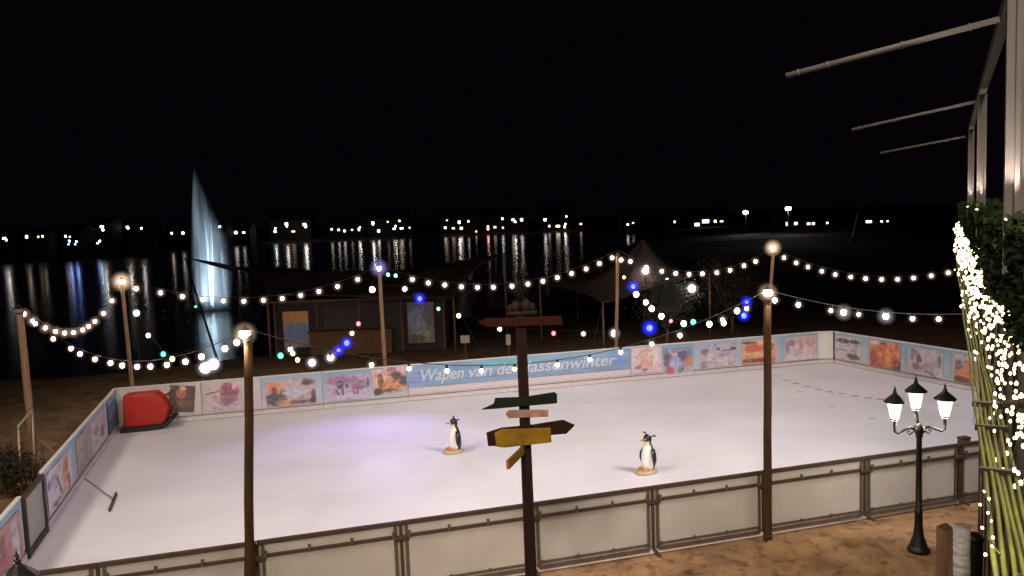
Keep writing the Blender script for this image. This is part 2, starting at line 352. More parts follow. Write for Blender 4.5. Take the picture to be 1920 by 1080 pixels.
# short timber post in the near fence
pp = at(1800, 926)+nn_*.08
t_ = thing('fence_post', 'short brown timber post standing in the near barrier right of the street lamp', 'post', pp)
g = MB(); g.box(pp+Vector((0, 0, .55)), (.19, .12, 1.12), Matrix.Rotation(math.atan2(nd.y, nd.x), 3, 'Z')); g.build('post_body', M_['wood'], t_)
g = MB(); g.box(pp+Vector((0, 0, 1.125)), (.21, .14, .025), Matrix.Rotation(math.atan2(nd.y, nd.x), 3, 'Z')); g.build('post_cap', M_['rail'], t_)

# ------------------------------------------------------------ printed boards
DEL = .80
def tocol(c):
    l = rgb(*c); return tuple(min(.9, x/DEL) for x in l)
def paint(spec, nu, nv, seed=1):
    r = np.random.default_rng(seed); U, V = np.meshgrid((np.arange(nu)+.5)/nu, (np.arange(nv)+.5)/nv)
    top, bot = np.array(tocol(spec['top'])), np.array(tocol(spec['bot']))
    im_ = bot+(top-bot)*V[..., None]
    for bl in spec.get('blobs', []):
        u, v, ru, rv, c = bl[:5]; rot = bl[5] if len(bl) > 5 else 0
        du, dv = U-u, V-v; a = (du*math.cos(rot)+dv*math.sin(rot))/ru; b_ = (-du*math.sin(rot)+dv*math.cos(rot))/rv
        q = np.sqrt(a*a+b_*b_)+.5*(vnoise(U*11, V*8, 1, seed+5)-.5); k = np.clip((1.2-q)/.4, 0, 1)[..., None]; im_ = im_*(1-k)+np.array(tocol(c))*k
    pal = [bl[4] for bl in spec.get('blobs', [])]+[spec['top'], spec['bot']]
    if len(pal) > 4:                          # many small patches of the same inks
        for _ in range(32):
            u, v = r.random(2); c = np.array(tocol(pal[r.integers(len(pal))]))*r.uniform(.6, 1.25); a = r.uniform(0, PI); ru, rv = r.uniform(.012, .06), r.uniform(.02, .10)
            du, dv = U-u, V-v; q = np.sqrt(((du*math.cos(a)+dv*math.sin(a))/ru)**2+((-du*math.sin(a)+dv*math.cos(a))/rv)**2); k = .45*np.clip((1.3-q)/.6, 0, 1)[..., None]; im_ = im_*(1-k)+c*k
    s_ = spec.get('grain', .16)
    n_ = vnoise(U*14, V*9, 1, seed)+.6*vnoise(U*34, V*22, 1, seed+1); im_ = im_*(1+s_*(n_[..., None]-.8)*1.6)
    return np.clip(im_*.86+.07, 0, .92)
def print_mesh(name, parent, P, d, n, u0, u1, z0, z1, spec, off, seed, tilt=0, sm=None):
    nu, nv = max(10, int((u1-u0)*34)), 30; im_ = paint(spec, nu, nv, seed)
    g = MB(); cu, cz = (u0+u1)/2, (z0+z1)/2
    for j in range(nv+1):
        for i in range(nu+1):
            u = u0+(u1-u0)*i/nu; z = z0+(z1-z0)*j/nv; du, dzz = u-cu, z-cz
            u = cu+du*math.cos(tilt)-dzz*math.sin(tilt); z = cz+du*math.sin(tilt)+dzz*math.cos(tilt)
            wv = .004*math.sin(u*5+seed)
            p = P+d*u+n*(off+wv); g.v.append((p.x, p.y, z))
    g.f = [(j*(nu+1)+i, j*(nu+1)+i+1, (j+1)*(nu+1)+i+1, (j+1)*(nu+1)+i) for j in range(nv) for i in range(nu)]
    o = g.build(name, sm or M_['print'], parent); ca = o.data.color_attributes.new('Col', 'FLOAT_COLOR', 'CORNER')
    a = np.ones((nv*nu, 4, 4), np.float32); a[..., :3] = im_.reshape(-1, 1, 3); ca.data.foreach_set('color', a.reshape(-1)); return o
LB = (120, 158, 180); WH = (205, 190, 195)
SP = dict(
 bluebg=dict(top=(118, 158, 178), bot=(165, 175, 188), grain=.10), whitebg=dict(top=(196, 186, 188), bot=(190, 174, 180), grain=.06),
 paleblue=dict(top=(140, 170, 188), bot=(180, 180, 192), grain=.08),
 text=dict(top=(118, 160, 188), bot=(112, 135, 168), grain=.22, blobs=[(.42, .8, .12, .3, (96, 160, 178)), (.02, .3, .06, .4, (125, 145, 200)), (.95, .7, .05, .5, (100, 140, 195)), (.2, .85, .1, .2, (105, 148, 185))]),
 firepic=dict(top=(70, 50, 45), bot=(60, 38, 36), grain=.5, blobs=[(.45, .7, .18, .22, (170, 100, 80)), (.35, .3, .3, .2, (110, 75, 70)), (.8, .5, .12, .4, (80, 45, 30)), (.5, .9, .12, .1, (200, 150, 130))]),
 magenta=dict(top=(192, 176, 180), bot=(188, 168, 176), blobs=[(.62, .68, .24, .3, (140, 60, 95)), (.6, .35, .26, .2, (160, 100, 130)), (.6, .32, .14, .1, (105, 90, 125)), (.78, .85, .05, .12, (215, 160, 180)), (.2, .66, .2, .04, (130, 95, 95), .25), (.28, .5, .1, .06, (170, 130, 140))]),
 hearth=dict(top=(190, 172, 172), bot=(170, 150, 158), grain=.25, blobs=[(.16, .72, .16, .22, (205, 130, 90)), (.17, .62, .05, .15, (140, 50, 20)), (.16, .25, .2, .25, (62, 58, 82)), (.33, .35, .09, .25, (70, 52, 66)), (.84, .84, .15, .13, (58, 56, 68)), (.95, .3, .05, .25, (70, 60, 80)), (.93, .12, .08, .1, (45, 30, 45)), (.4, .1, .18, .1, (190, 140, 110)), (.68, .1, .2, .06, (100, 70, 85)), (.42, .82, .08, .12, (185, 145, 145)), (.6, .5, .25, .25, (178, 172, 190))]),
 skaters=dict(top=(170, 150, 172), bot=(176, 164, 190), grain=.2, blobs=[(.4, .8, .38, .16, (150, 105, 145)), (.8, .6, .2, .16, (135, 120, 145)), (.3, .62, .09, .16, (66, 52, 76)), (.24, .34, .03, .18, (110, 85, 105), .3), (.36, .34, .03, .18, (95, 75, 98)), (.46, .58, .04, .1, (85, 72, 98)), (.66, .5, .09, .12, (165, 70, 120)), (.62, .28, .025, .16, (120, 90, 110), .2), (.7, .26, .025, .18, (100, 78, 95)), (.5, .12, .4, .08, (186, 172, 194)), (.95, .65, .03, .2, (90, 80, 105))]),
 food=dict(top=(200, 165, 170), bot=(185, 150, 120), grain=.35, blobs=[(.5, .3, .3, .28, (190, 130, 70)), (.25, .5, .1, .3, (120, 55, 35)), (.7, .62, .2, .2, (85, 50, 30)), (.88, .4, .14, .22, (60, 50, 78)), (.6, .9, .12, .1, (150, 100, 120)), (.12, .12, .14, .14, (50, 28, 40)), (.45, .6, .12, .1, (215, 160, 125)), (.45, .12, .2, .08, (110, 50, 20))]),
 pale1=dict(top=(205, 188, 194), bot=(196, 172, 184), blobs=[(.42, .62, .17, .36, (200, 160, 140)), (.5, .35, .2, .22, (198, 150, 146)), (.22, .22, .12, .08, (135, 100, 100)), (.42, .12, .1, .06, (130, 95, 92)), (.7, .6, .2, .25, (215, 200, 188))]),
 crowd=dict(top=(110, 130, 160), bot=(160, 170, 190), grain=.3, blobs=[(.5, .62, .45, .2, (92, 66, 104)), (.12, .55, .1, .3, (105, 65, 85)), (.4, .45, .2, .25, (150, 155, 195)), (.86, .42, .12, .24, (180, 115, 75)), (.25, .12, .15, .16, (185, 75, 95)), (.65, .75, .3, .1, (70, 80, 115)), (.6, .15, .1, .14, (110, 120, 145)), (.38, .75, .1, .08, (200, 165, 190))]),
 snow=dict(top=(165, 165, 180), bot=(186, 172, 178), grain=.2, blobs=[(.12, .7, .1, .12, (120, 100, 120)), (.48, .78, .06, .07, (62, 60, 75)), (.9, .74, .08, .09, (50, 52, 75)), (.1, .12, .14, .16, (140, 120, 140)), (.65, .5, .18, .08, (140, 130, 148)), (.75, .68, .2, .04, (120, 112, 132)), (.3, .4, .1, .1, (200, 185, 188))]),
 pancake=dict(top=(215, 165, 130), bot=(190, 130, 90), grain=.2, blobs=[(.4, .68, .34, .2, (200, 95, 60)), (.5, .45, .5, .08, (205, 165, 120)), (.5, .16, .5, .1, (105, 40, 35)), (.1, .93, .3, .06, (80, 55, 50)), (.85, .7, .1, .2, (150, 85, 40)), (.5, .3, .5, .05, (200, 150, 105))]),
 pinkish=dict(top=(186, 158, 164), bot=(196, 184, 188), grain=.2, blobs=[(.2, .75, .16, .14, (150, 118, 140)), (.5, .6, .05, .3, (160, 125, 140)), (.8, .7, .14, .2, (190, 145, 140)), (.1, .5, .05, .2, (140, 120, 145)), (.7, .4, .2, .1, (205, 178, 165))]),
 darktop=dict(top=(185, 180, 185), bot=(186, 178, 182), grain=.2, blobs=[(.3, .82, .3, .1, (72, 55, 52)), (.8, .84, .2, .1, (85, 66, 62)), (.68, .18, .24, .13, (84, 80, 84)), (.3, .42, .2, .05, (150, 130, 140)), (.75, .45, .15, .05, (160, 140, 150))]),
 orange=dict(top=(205, 130, 90), bot=(170, 75, 35), grain=.3, blobs=[(.5, .5, .25, .45, (195, 100, 45)), (.12, .3, .12, .35, (150, 65, 40)), (.9, .15, .12, .2, (120, 40, 20)), (.45, .93, .08, .07, (110, 60, 40)), (.6, .4, .1, .3, (215, 140, 80)), (.15, .93, .15, .1, (210, 180, 165))]),
 pale2=dict(top=(182, 170, 180), bot=(190, 176, 186), grain=.2, blobs=[(.1, .75, .05, .25, (130, 110, 130)), (.3, .6, .08, .18, (110, 66, 76)), (.2, .3, .1, .12, (140, 105, 110)), (.6, .4, .3, .12, (165, 140, 155), .4), (.9, .6, .06, .25, (110, 105, 130)), (.6, .12, .25, .03, (110, 90, 100), -.5), (.2, .8, .1, .12, (170, 110, 110))]),
 orange2=dict(top=(190, 170, 175), bot=(150, 90, 60), grain=.3, blobs=[(.2, .6, .14, .2, (55, 60, 90)), (.6, .7, .25, .15, (205, 130, 90)), (.5, .35, .4, .2, (200, 120, 75)), (.3, .12, .3, .1, (90, 50, 40))]),
 bluepost=dict(top=(90, 160, 200), bot=(40, 60, 110), grain=.2, blobs=[(.4, .75, .5, .15, (40, 120, 190)), (.6, .45, .3, .1, (120, 90, 75)), (.4, .3, .4, .1, (50, 45, 75)), (.5, .93, .5, .05, (140, 180, 195))]),
 left1=dict(top=(176, 172, 184), bot=(196, 176, 184), grain=.3, blobs=[(.3, .6, .15, .15, (145, 125, 150)), (.7, .4, .1, .2, (90, 70, 100)), (.8, .7, .1, .2, (180, 150, 170)), (.3, .25, .15, .1, (165, 150, 160))]),
 left2=dict(top=(160, 145, 150), bot=(150, 124, 138), grain=.25, blobs=[(.3, .6, .05, .04, (90, 50, 65)), (.6, .4, .25, .25, (145, 120, 130))]),
 left3=dict(top=(190, 178, 186), bot=(196, 180, 190), grain=.25, blobs=[(.75, .6, .14, .34, (190, 130, 90)), (.8, .72, .06, .16, (110, 60, 25)), (.85, .25, .05, .2, (110, 55, 40)), (.72, .25, .1, .2, (215, 155, 135)), (.25, .65, .12, .2, (165, 150, 185)), (.08, .7, .06, .12, (100, 90, 120)), (.45, .45, .03, .3, (75, 60, 85), .3), (.3, .12, .14, .06, (80, 70, 85)), (.3, .3, .1, .12, (200, 185, 200))]),
 left4=dict(top=(170, 120, 122), bot=(160, 90, 92), grain=.25, blobs=[(.25, .4, .2, .4, (190, 130, 130)), (.55, .5, .08, .4, (120, 60, 55)), (.3, .1, .2, .12, (150, 40, 30)), (.85, .5, .08, .5, (185, 175, 190)), (.6, .3, .1, .1, (165, 80, 85))]),
)
def rink_board(P, d, n, W, label, bgs, pics, group, H=1.13, seed=1, kick=True):
    t_ = thing('rink_board', label, 'barrier', P, group); z = Vector((0, 0, 1))
    g = MB(); g.beam(P+d*.004+z*H/2-n*.03, P+d*(W-.004)+z*H/2-n*.03, .03, H-.02); g.build('board_panel', M_['board'], t_)
    g = MB(); g.beam(P+d*.004+z*(H+.012)-n*.02, P+d*(W-.004)+z*(H+.012)-n*.02, .07, .03); g.build('top_rail', M_['board'], t_)
    g = MB()
    for k in range(max(2, int(W/2)+1)):
        u = .05+k*(W-.1)/max(1, int(max(2, int(W/2)+1)-1)); g.beam(P+d*u-n*.075, P+d*u-n*.075+z*(H-.02), .05, .05, n)
    g.build('frame', M_['steel'], t_)
    if bgs: print_mesh('banner_cloth', t_, P, d, n, .008, W-.008, .21, H-.02, SP[bgs], .006, seed)
    if kick:
        g = MB(); g.beam(P+d*.004+z*.075+n*.012, P+d*(W-.004)+z*.075+n*.012, .02, .12); g.build('kick_strip', M_['kick'], t_)
        g = MB(); g.beam(P+d*.004+z*.16+n*.006, P+d*(W-.004)+z*.16+n*.006, .012, .02); g.build('seam', M_['seam'], t_)
    for i, (u0, u1, z0, z1, sp, tilt) in enumerate(pics):
        print_mesh('picture', t_, P, d, n, u0, u1, z0, z1, SP[sp], .022, seed*7+i, tilt)
    return t_
def wall(A, B, secs, group):
    d = (B-A).normalized(); n = Vector((d.y, -d.x, 0))
    if n.dot(cen-A) < 0: n = -n
    L = (B-A).length; out = []
    for i, (x0, x1, label, bgs, pics) in enumerate(secs):
        u0 = 0 if x0 is None else wall_t(x0, A, B)*L; u1 = L if x1 is None else wall_t(x1, A, B)*L
        if u1 < u0: u0, u1 = u1, u0
        P = A+d*u0; ps = []
        for (a, b, z0, z1, sp, tilt) in pics:
            a = wall_t(a, A, B)*L-u0; b = wall_t(b, A, B)*L-u0
            if b < a: a, b = b, a
            ps.append((max(.02, a), min(u1-u0-.02, b), z0, z1, sp, tilt))
        out.append(rink_board(P, d, n, u1-u0, label, bgs, ps, group, seed=i+3))
    return d, n, L, out
GF = 'printed boards round the rink'
fd, fn, fL, fb = wall(FL, FR, [
 (None, 378, 'white rink board with dark brown tilted picture behind the red tarpaulin', 'whitebg', [(318, 366, .30, 1.08, 'firepic', -.12)]),
 (378, 490, 'white rink board with magenta picture just left of the near timber pole', 'whitebg', [(366, 381, .3, 1.08, 'bluebg', 0), (384, 456, .25, 1.06, 'magenta', 0)]),
 (490, 605, 'pale blue rink board with orange hearth and grey snow picture', 'paleblue', [(499, 592, .22, 1.0, 'hearth', 0)]),
 (605, 765, 'pale blue rink board with mauve skaters picture and tilted food picture', 'bluebg', [(613, 694, .22, 1.0, 'skaters', 0), (699, 762, .32, 1.12, 'food', .1)]),
 (765, 1182, 'long light blue rink board with white lettering behind the wooden signpost', None, []),
 (1182, 1303, 'rink board with pale figure picture beside colourful crowd picture', 'bluebg', [(1184, 1240, .24, 1.1, 'pale1', 0), (1243, 1298, .12, 1.0, 'crowd', 0)]),
 (1303, 1386, 'pale blue rink board with grey snow scene picture', 'paleblue', [(1313, 1381, .22, 1.02, 'snow', 0)]),
 (1386, 1460, 'rink board with orange pancake picture crossed by the slim pole', 'paleblue', [(1391, 1453, .2, 1.02, 'pancake', 0)]),
 (1460, None, 'pale blue rink board with faded pink skaters next to plain white corner panel', 'bluebg', [(1470, 1531, .2, 1.04, 'pinkish', 0)]),
], GF)
# the long lettered board
tb = fb[4]; L0 = wall_t(765, FL, FR)*fL; L1 = wall_t(1182, FL, FR)*fL; TP = FL+fd*L0
print_mesh('banner_cloth', tb, TP, fd, fn, .008, L1-L0-.008, .40, 1.11, SP['text'], .006, 77)
print_mesh('banner_margin', tb, TP, fd, fn, .008, L1-L0-.008, .21, .395, SP['whitebg'], .006, 78)
def text_line(s_, size, P, d, z, off, m, parent, fitw):
    ws = s_.split(); tot_ = sum(len(w_) for w_ in ws)+.6*(len(ws)-1)+sum(.35 for w_ in ws if w_[0] in 'WP'); u = 0
    for w_ in ws:
        L_ = (len(w_)+(.35 if w_[0] in 'WP' else 0))/tot_*fitw; text(w_, size, P+d*u, d, z, off, m, parent, fitw=L_); u += L_+.6/tot_*fitw
def text(s_, size, P, d, z, off, m, parent, name='lettering', shear=.25, extrude=.003, fitw=None, n=None):
    c = bpy.data.curves.new(name, 'FONT'); c.body = s_; c.size = size; c.shear = shear; c.extrude = extrude; c.offset = .006 if size > .2 else 0
    o = bpy.data.objects.new(name, c); C.objects.link(o); bpy.context.view_layer.update()
    dg = bpy.context.evaluated_depsgraph_get(); me = bpy.data.meshes.new_from_object(o.evaluated_get(dg)); bpy.data.objects.remove(o)
    xs = [v.co.x for v in me.vertices]; w_ = max(xs)-min(xs); k = (fitw/w_) if fitw else 1; n = n or fn
    for v in me.vertices:
        x, y, zz = v.co; p = P+d*((x-min(xs))*k)+n*(off+zz); v.co = (p.x, p.y, z+y)
    me.materials.append(m); o = bpy.data.objects.new(name, me); C.objects.link(o)
    o.parent = parent; o.matrix_parent_inverse = root_mat(parent).inverted(); return o
tu0 = wall_t(790, FL, FR)*fL; tu1 = wall_t(1156, FL, FR)*fL
text_line('Wapen van de Plassenwinter', .52, FL+fd*tu0, fd, .60, .014, M_['letter'], tb, fitw=tu1-tu0)
wall(FR, CR, [(None, None, 'plain white narrow corner panel at the far right of the ice', None, [])], GF)
rd, rn, rL, rb = wall(CR, NR, [
 (1565, 1627, 'rink board with dark-topped snow picture next to the white corner panel', 'paleblue', [(1568, 1615, .2, 1.02, 'darktop', 0)]),
 (1627, 1698, 'rink board with glowing orange picture on the right side', 'bluebg', [(1632, 1689, .2, 1.06, 'orange', 0)]),
 (1698, 1783, 'rink board with pale grey figure picture right of the orange one', 'bluebg', [(1705, 1769, .2, 1.04, 'pale2', 0)]),
 (1783, 1850, 'rink board with small orange picture beside the fairy-lit bamboo', 'bluebg', [(1789, 1840, .2, 1.04, 'orange2', 0)]),
], GF)
# left wall: from the corner towards the camera
ld = (L2-FL).normalized(); LE = NL
lp = lambda x: wall_t(x, LE, FL)
wall(LE, FL, [
 (-60, 44, 'red and pink printed board at the lower left corner of the photo', 'bluebg', [(-50, 38, .2, 1.0, 'left4', 0)]),
 (84, 137, 'left side board with dark figure and orange picture next to the gate', 'paleblue', [(88, 132, .2, 1.02, 'left3', 0)]),
 (137, 168, 'left side board with plain mauve picture', 'bluebg', [(143, 168, .2, 1.04, 'left2', 0)]),
 (168, 200, 'left side board with pale lilac picture beside the blue poster', 'paleblue', [(170, 198, .2, 1.02, 'left1', 0)]),
 (200, None, 'vivid blue poster board at the far left corner of the ice', None, [(202, 218, .15, 1.05, 'bluepost', 0)]),
], GF)
# gate in the left wall
lL = (FL-LE).length; d = (FL-LE).normalized(); n = Vector((d.y, -d.x, 0)); n = n if n.dot(cen-LE) > 0 else -n
ga, gb = LE+d*(wall_t(46, LE, FL)*lL), LE+d*(wall_t(83, LE, FL)*lL); z = Vector((0, 0, 1))
t_ = thing('rink_gate', 'grey gate with thick dark frame in the left side of the rink', 'gate', ga)
g = MB(); e = .09
g.beam(ga+d*e/2, ga+d*e/2+z*1.12, .08, e, n); g.beam(gb-d*e/2, gb-d*e/2+z*1.12, .08, e, n); g.beam(ga+d*e+z*.07, gb-d*e+z*.07, .08, .12); g.beam(ga+d*e+z*1.08, gb-d*e+z*1.08, .08, .07)
g.build('gate_frame', M_['rail'], t_)
g = MB(); g.beam(ga+d*e+z*.58, gb-d*e+z*.58, .02, .9); g.build('gate_sheet', mat('grey_sheet', (.36, .34, .31), .5, noise=.1), t_)
g = MB(); g.beam(gb-d*(e+.05)+n*.05+z*.6, gb-d*(e+.05)+n*.05+z*.78, .025, .025, n); g.build('latch', M_['steel'], t_)

# ------------------------------------------------------------ poles with lamps
def pole(base, top, r, label, m, lamps=(), head=None, tl=None, group='timber poles carrying the light strings'):
    base = Vector(base); top = Vector(top); t_ = thing('timber_pole', label, 'pole', base, group)
    k = 7; pts = [base.lerp(top, i/k)+Vector((random.uniform(-1, 1), random.uniform(-1, 1), 0))*.006*(0 < i < k) for i in range(k+1)]
    g = MB(); g.tube([base-Vector((0, 0, .15))]+pts, [r*1.08]+[r*(1.05-.15*i/k) for i in range(k+1)], 12); g.build('shaft', m, t_, True)
    g = MB(); g.tube([top-(top-base).normalized()*.10, top-(top-base).normalized()*.07], r*1.12, 12); g.build('cable_collar', M_['iron'], t_, True)
    if head:
        c = top+Vector(head[0]); g = MB(); g.tube([top-Vector((0, 0, .04)), c+Vector((0, 0, .13))], .012, 6); g.lathe([(.09, .05), (.05, .09), (.02, .12), (.01, .14)], 12, c); g.build('lamp_cap', M_['iron'], t_)
        g = MB(); g.ball(c, .075, 14, 8, .9); g.build('lamp_globe', head[1], t_, True)
        glow_halo(head[2] if len(head) > 2 else 'h', c, .20 if base.y < 16 else .36, t_)
        for (kind, off, pw, col, tg, ang) in lamps:
            if kind == 'SPOT': lamp('lamp_light', 'SPOT', c-Vector((0, 0, .12)), pw, col, t_, tg, .08, ang, .8)
            else: lamp('lamp_light', 'POINT', c-Vector((0, 0, .14)), pw, col, t_, size=.08)
    return t_
LH = {'hot': bulbmat('pole_lamp_glow', (1, .82, .62), 90), 'violet': bulbmat('violet_lamp_glow', (.75, .7, 1), 60)}
def topat(px, py, base):      # top of a pole whose foot is known
    A = Vector(base); B = A+Vector((1, 0, 0)); return on_plane(px, py, A, B)
# near poles
b1 = on_plane(461, 1075, NA+nn_*.18, NB+nn_*.18); P1b = Vector((b1.x, b1.y, 0)); P1t = topat(466, 628, P1b)
P2b = at(1433, 1000)+nn_*.10; P2t = topat(1439, 552, P2b)
CI = Vector((cen.x, cen.y, 0))
pole(P1b, P1t, .066, 'near dark timber pole with glowing lamp left of the signpost', M_['dwood'], [('POINT', 0, 110, WARM, None, 0)], ((-.05, -.02, .02), LH['hot']))
pole(P2b, P2t, .07, 'near slim timber pole with glowing lamp on the right part of the fence', M_['dwood'], [('POINT', 0, 110, WARM, None, 0)], ((.0, -.02, .03), LH['hot']))
# far poles just outside the rink
PAb = at(76, 890)-Vector((.1, 0, 0)); PAt = topat(36, 580, PAb)
PBb = FL+fd*1.1-fn*.9; PBb = Vector(PBb); PBt = atY(228, 528, PBb.y)
PBb = Vector((PBt.x+.03, PBt.y+.1, 0))
def far_pole_base(px, off):
    u = wall_t(px, FL, FR)*fL; return FL+fd*u-fn*off
PCb = far_pole_base(727, .5); PCt = topat(711, 505, PCb)
PDb = far_pole_base(1168, .7); PDt = topat(1158, 474, PDb)
PEb = far_pole_base(1453, .6); PEt = topat(1450, 470, PEb)
pole(PAb, PAt, .085, 'leaning rust-brown timber pole outside the left side boards', M_['wood2'], group='timber poles carrying the light strings')
pole(PBb, PBt, .06, 'timber pole with orange-white lamp behind the far left corner', M_['wood2'], [('SPOT', 0, 120, WARM, at(420, 860), 100)], ((0, 0, .0), LH['hot']))
ic = at(650, 890)
pole(PCb, PCt, .065, 'timber pole with violet-white lamp behind the food picture board', M_['wood2'], [('SPOT', 0, 2300, (.38, .27, 1), ic, 86), ('SPOT', 0, 90, COOL, at(800, 860), 100)], ((0, -.02, .04), LH['violet'], 'v'))
pole(PDb, PDt, .06, 'pale timber pole without lamp behind the right end of the lettered board', M_['wood2'])
pole(PEb, PEt, .06, 'timber pole with brightest lamp behind the pink skaters board', M_['wood2'], [('SPOT', 0, 420, WARM, at(1400, 780), 110)], ((-.02, 0, .1), LH['hot']))

# ------------------------------------------------------------ strings of bulbs
def catmull(pts, k=6):
    out = []; n = len(pts)
    for i in range(n-1):
        p0, p1, p2, p3 = pts[max(i-1, 0)], pts[i], pts[i+1], pts[min(i+2, n-1)]
        for j in range(k):
            t_ = j/k; out.append(.5*((2*p1)+(p2-p0)*t_+(2*p0-5*p1+4*p2-p3)*t_*t_+(3*p1-p0-3*p2+p3)*t_**3))
    return out+[pts[-1]]
def light_string(label, A, B, bulbs, r=.05, ends=True, group='strings of bulbs over the rink', arc=True):
    A, B = Vector(A), Vector(B); t_ = thing('light_string', label, 'string lights', A, group)
    pts = [on_plane(b[0], b[1], A, B) for b in bulbs]
    if arc:                                   # the cable hangs as one smooth curve
        hd = (B-A); hd.z = 0; Lh = hd.length; hd.normalize(); us = [(p-A).dot(hd)/Lh for p in pts]; zs = [p.z for p in pts]
        wts = np.ones(len(us)+2); wts[:2] = 4; co = np.polyfit([0, 1]+us, [A.z, B.z]+zs, 2, w=wts)
        co_z = lambda u: float(np.polyval(co, u))
        cp = []
        for i in range(41):
            u = i/40; p = A.lerp(B, u); cp.append(Vector((p.x, p.y, co_z(u))))
    else:
        cp = catmull([A]*ends+pts+[B]*ends, 5)
    g = MB(); g.tube([p+Vector((0, 0, r+.05)) for p in cp], .007, 5); g.build('cable', M_['cable'], t_)
    for b, p in zip(bulbs, pts):
        col = b[2] if len(b) > 2 else 'w'; bf = b[3] if len(b) > 3 else 1; rr = r*.82*(bf if bf < 1.5 else 1.5+(bf-1.5)*.3)
        if arc: p = Vector((p.x, p.y, co_z((p-A).dot(hd)/Lh)*.6+p.z*.4))
        g = MB(); g.ball(p, rr, 8, 6, 1.1); o = g.build('bulb', BUL[col], t_, True)
        if (len(b) > 3 and b[3] >= 1.1 and col in 'bgrc') or col in 'bw': glow_halo(col, p, (.30 if col == 'b' else .30 if col == 'c' and b[3] >= 1.9 else .18)*(1 if r > .05 else .6), t_)
        g = MB(); g.lathe([(.02, rr*.9), (.024, rr+.01), (.024, rr+.05)], 6, p); g.build('socket', M_['cable'], t_)
    return t_
W_ = lambda s_: [(a, b) for a, b in s_]
light_string('bulb string dipping between the leaning left pole and the far left corner pole', PAt, PBt, W_([(45, 590), (62, 603), (85, 615), (104, 621), (121, 624), (138, 623), (155, 619), (166, 611), (178, 602), (194, 589), (210, 565)]), .055)
light_string('bulb string from the leaning left pole to the near timber pole', PAt, P1t, W_([(66, 604), (100, 636), (133, 651), (150, 664), (178, 673), (207, 679), (229, 685), (257, 688), (282, 688), (313, 685), (348, 681), (378, 671), (422, 658), (444, 645)]), .05)
light_string('bulb string from the far left corner pole to the violet-lamp pole', PBt, PCt, W_([(256, 548), (301, 549), (342, 555), (380, 561), (419, 563), (457, 564), (494, 562), (529, 560), (564, 554), (598, 547), (633, 539), (671, 526)]), .065)
light_string('bulb string from the violet-lamp pole to the pale lampless pole', PCt, PDt, [(728, 521, 't'), (742, 519, 't'), (773, 524), (803, 531), (834, 533), (865, 537), (895, 538), (925, 537), (960, 536), (990, 532), (1018, 527), (1045, 521), (1072, 514), (1099, 507), (1124, 498), (1148, 488)], .068)
light_string('bulb string between the pale lampless pole and the brightest-lamp pole', PDt, PEt, W_([(1165, 500), (1182, 494), (1212, 503), (1241, 509), (1267, 512), (1292, 513), (1317, 511), (1344, 510), (1369, 507), (1395, 499), (1417, 493)]), .07)
RX = Vector((14.2, 26.0, 3.3))
p_end = on_plane(1880, 485, PEt, PEt+Vector((.93, -.36, 0))); 
light_string('upper bulb string from the brightest-lamp pole towards the bamboo terrace', PEt, p_end, W_([(1470, 487), (1493, 497), (1515, 504), (1541, 512), (1566, 518), (1595, 521), (1623, 523), (1653, 523), (1683, 522), (1713, 518), (1746, 513), (1778, 507)]), .065)
light_string('widely spaced bulb string crossing low over the ice between the two near poles', P1t, P2t, W_([(545, 661), (620, 677), (697, 688), (767, 692), (838, 695), (903, 694), (965, 690), (1045, 682), (1106, 672), (1164, 657), (1222, 643), (1275, 628), (1355, 606), (1400, 586)]), .037)
p_end2 = on_plane(1880, 592, P2t, P2t+Vector((1, .05, 0)))
light_string('lower bulb string from the slim near pole to the bamboo terrace', P2t, p_end2, [(1453, 572, 'c', 1.3), (1497, 576, 'w', 1.2), (1558, 584), (1582, 586, 'c', 1.9), (1610, 590), (1661, 590, 'c', 1.9), (1711, 596, 'w', 1.2), (1760, 597, 'w', 1.2)], .037)
# anchor posts that carry the right ends of these two strings (beside the bamboo, mostly hidden)
for pe, lab in ((p_end, 'dark anchor post behind the fairy lights carrying the upper bulb string'), (p_end2, 'dark anchor post behind the bamboo carrying the lower bulb string')):
    t_ = thing('anchor_post', lab, 'post', (pe.x, pe.y, 0)); g = MB(); g.tube([(pe.x, pe.y, 0), (pe.x, pe.y, pe.z+.1)], .05, 10); g.build('shaft', M_['wood'], t_, True)
    g = MB(); g.lathe([(.055, 0), (.055, .03)], 10, (pe.x, pe.y, pe.z+.1)); g.build('cap', M_['iron'], t_)
# party strings on the beach beyond
def beach(px, py, Y): return atY(px, py, Y)
GB = 'party light strings on the beach behind the rink'
light_string('coloured party string rising left of the violet-lamp pole with blue and red bulbs', beach(505, 650, 28.5), beach(698, 540, 30), [(526, 667, 'g', 1.5), (549, 663, 'w'), (558, 675, 'y', 1.2), (585, 680, 'c', 2.2), (620, 670, 'c', 2.2), (635, 657, 'b', 1.1), (650, 643, 'b', 1.5), (660, 625, 'w'), (672, 607, 'r', 1.2)], .08, group=GB, arc=False)
light_string('party string falling right of the violet-lamp pole with blue, teal and red bulbs', beach(704, 530, 29.5), beach(1152, 600, 31), [(698, 543, 'c', 1.6), (759, 542, 'w', 1.1), (787, 560, 'b', 1.3), (822, 579, 't'), (860, 592, 'y', 1.2), (937, 617, 'w'), (1038, 625, 'r', 1.2), (1094, 626, 'w'), (1152, 625, 'c', 2.4)], .08, group=GB, arc=False)
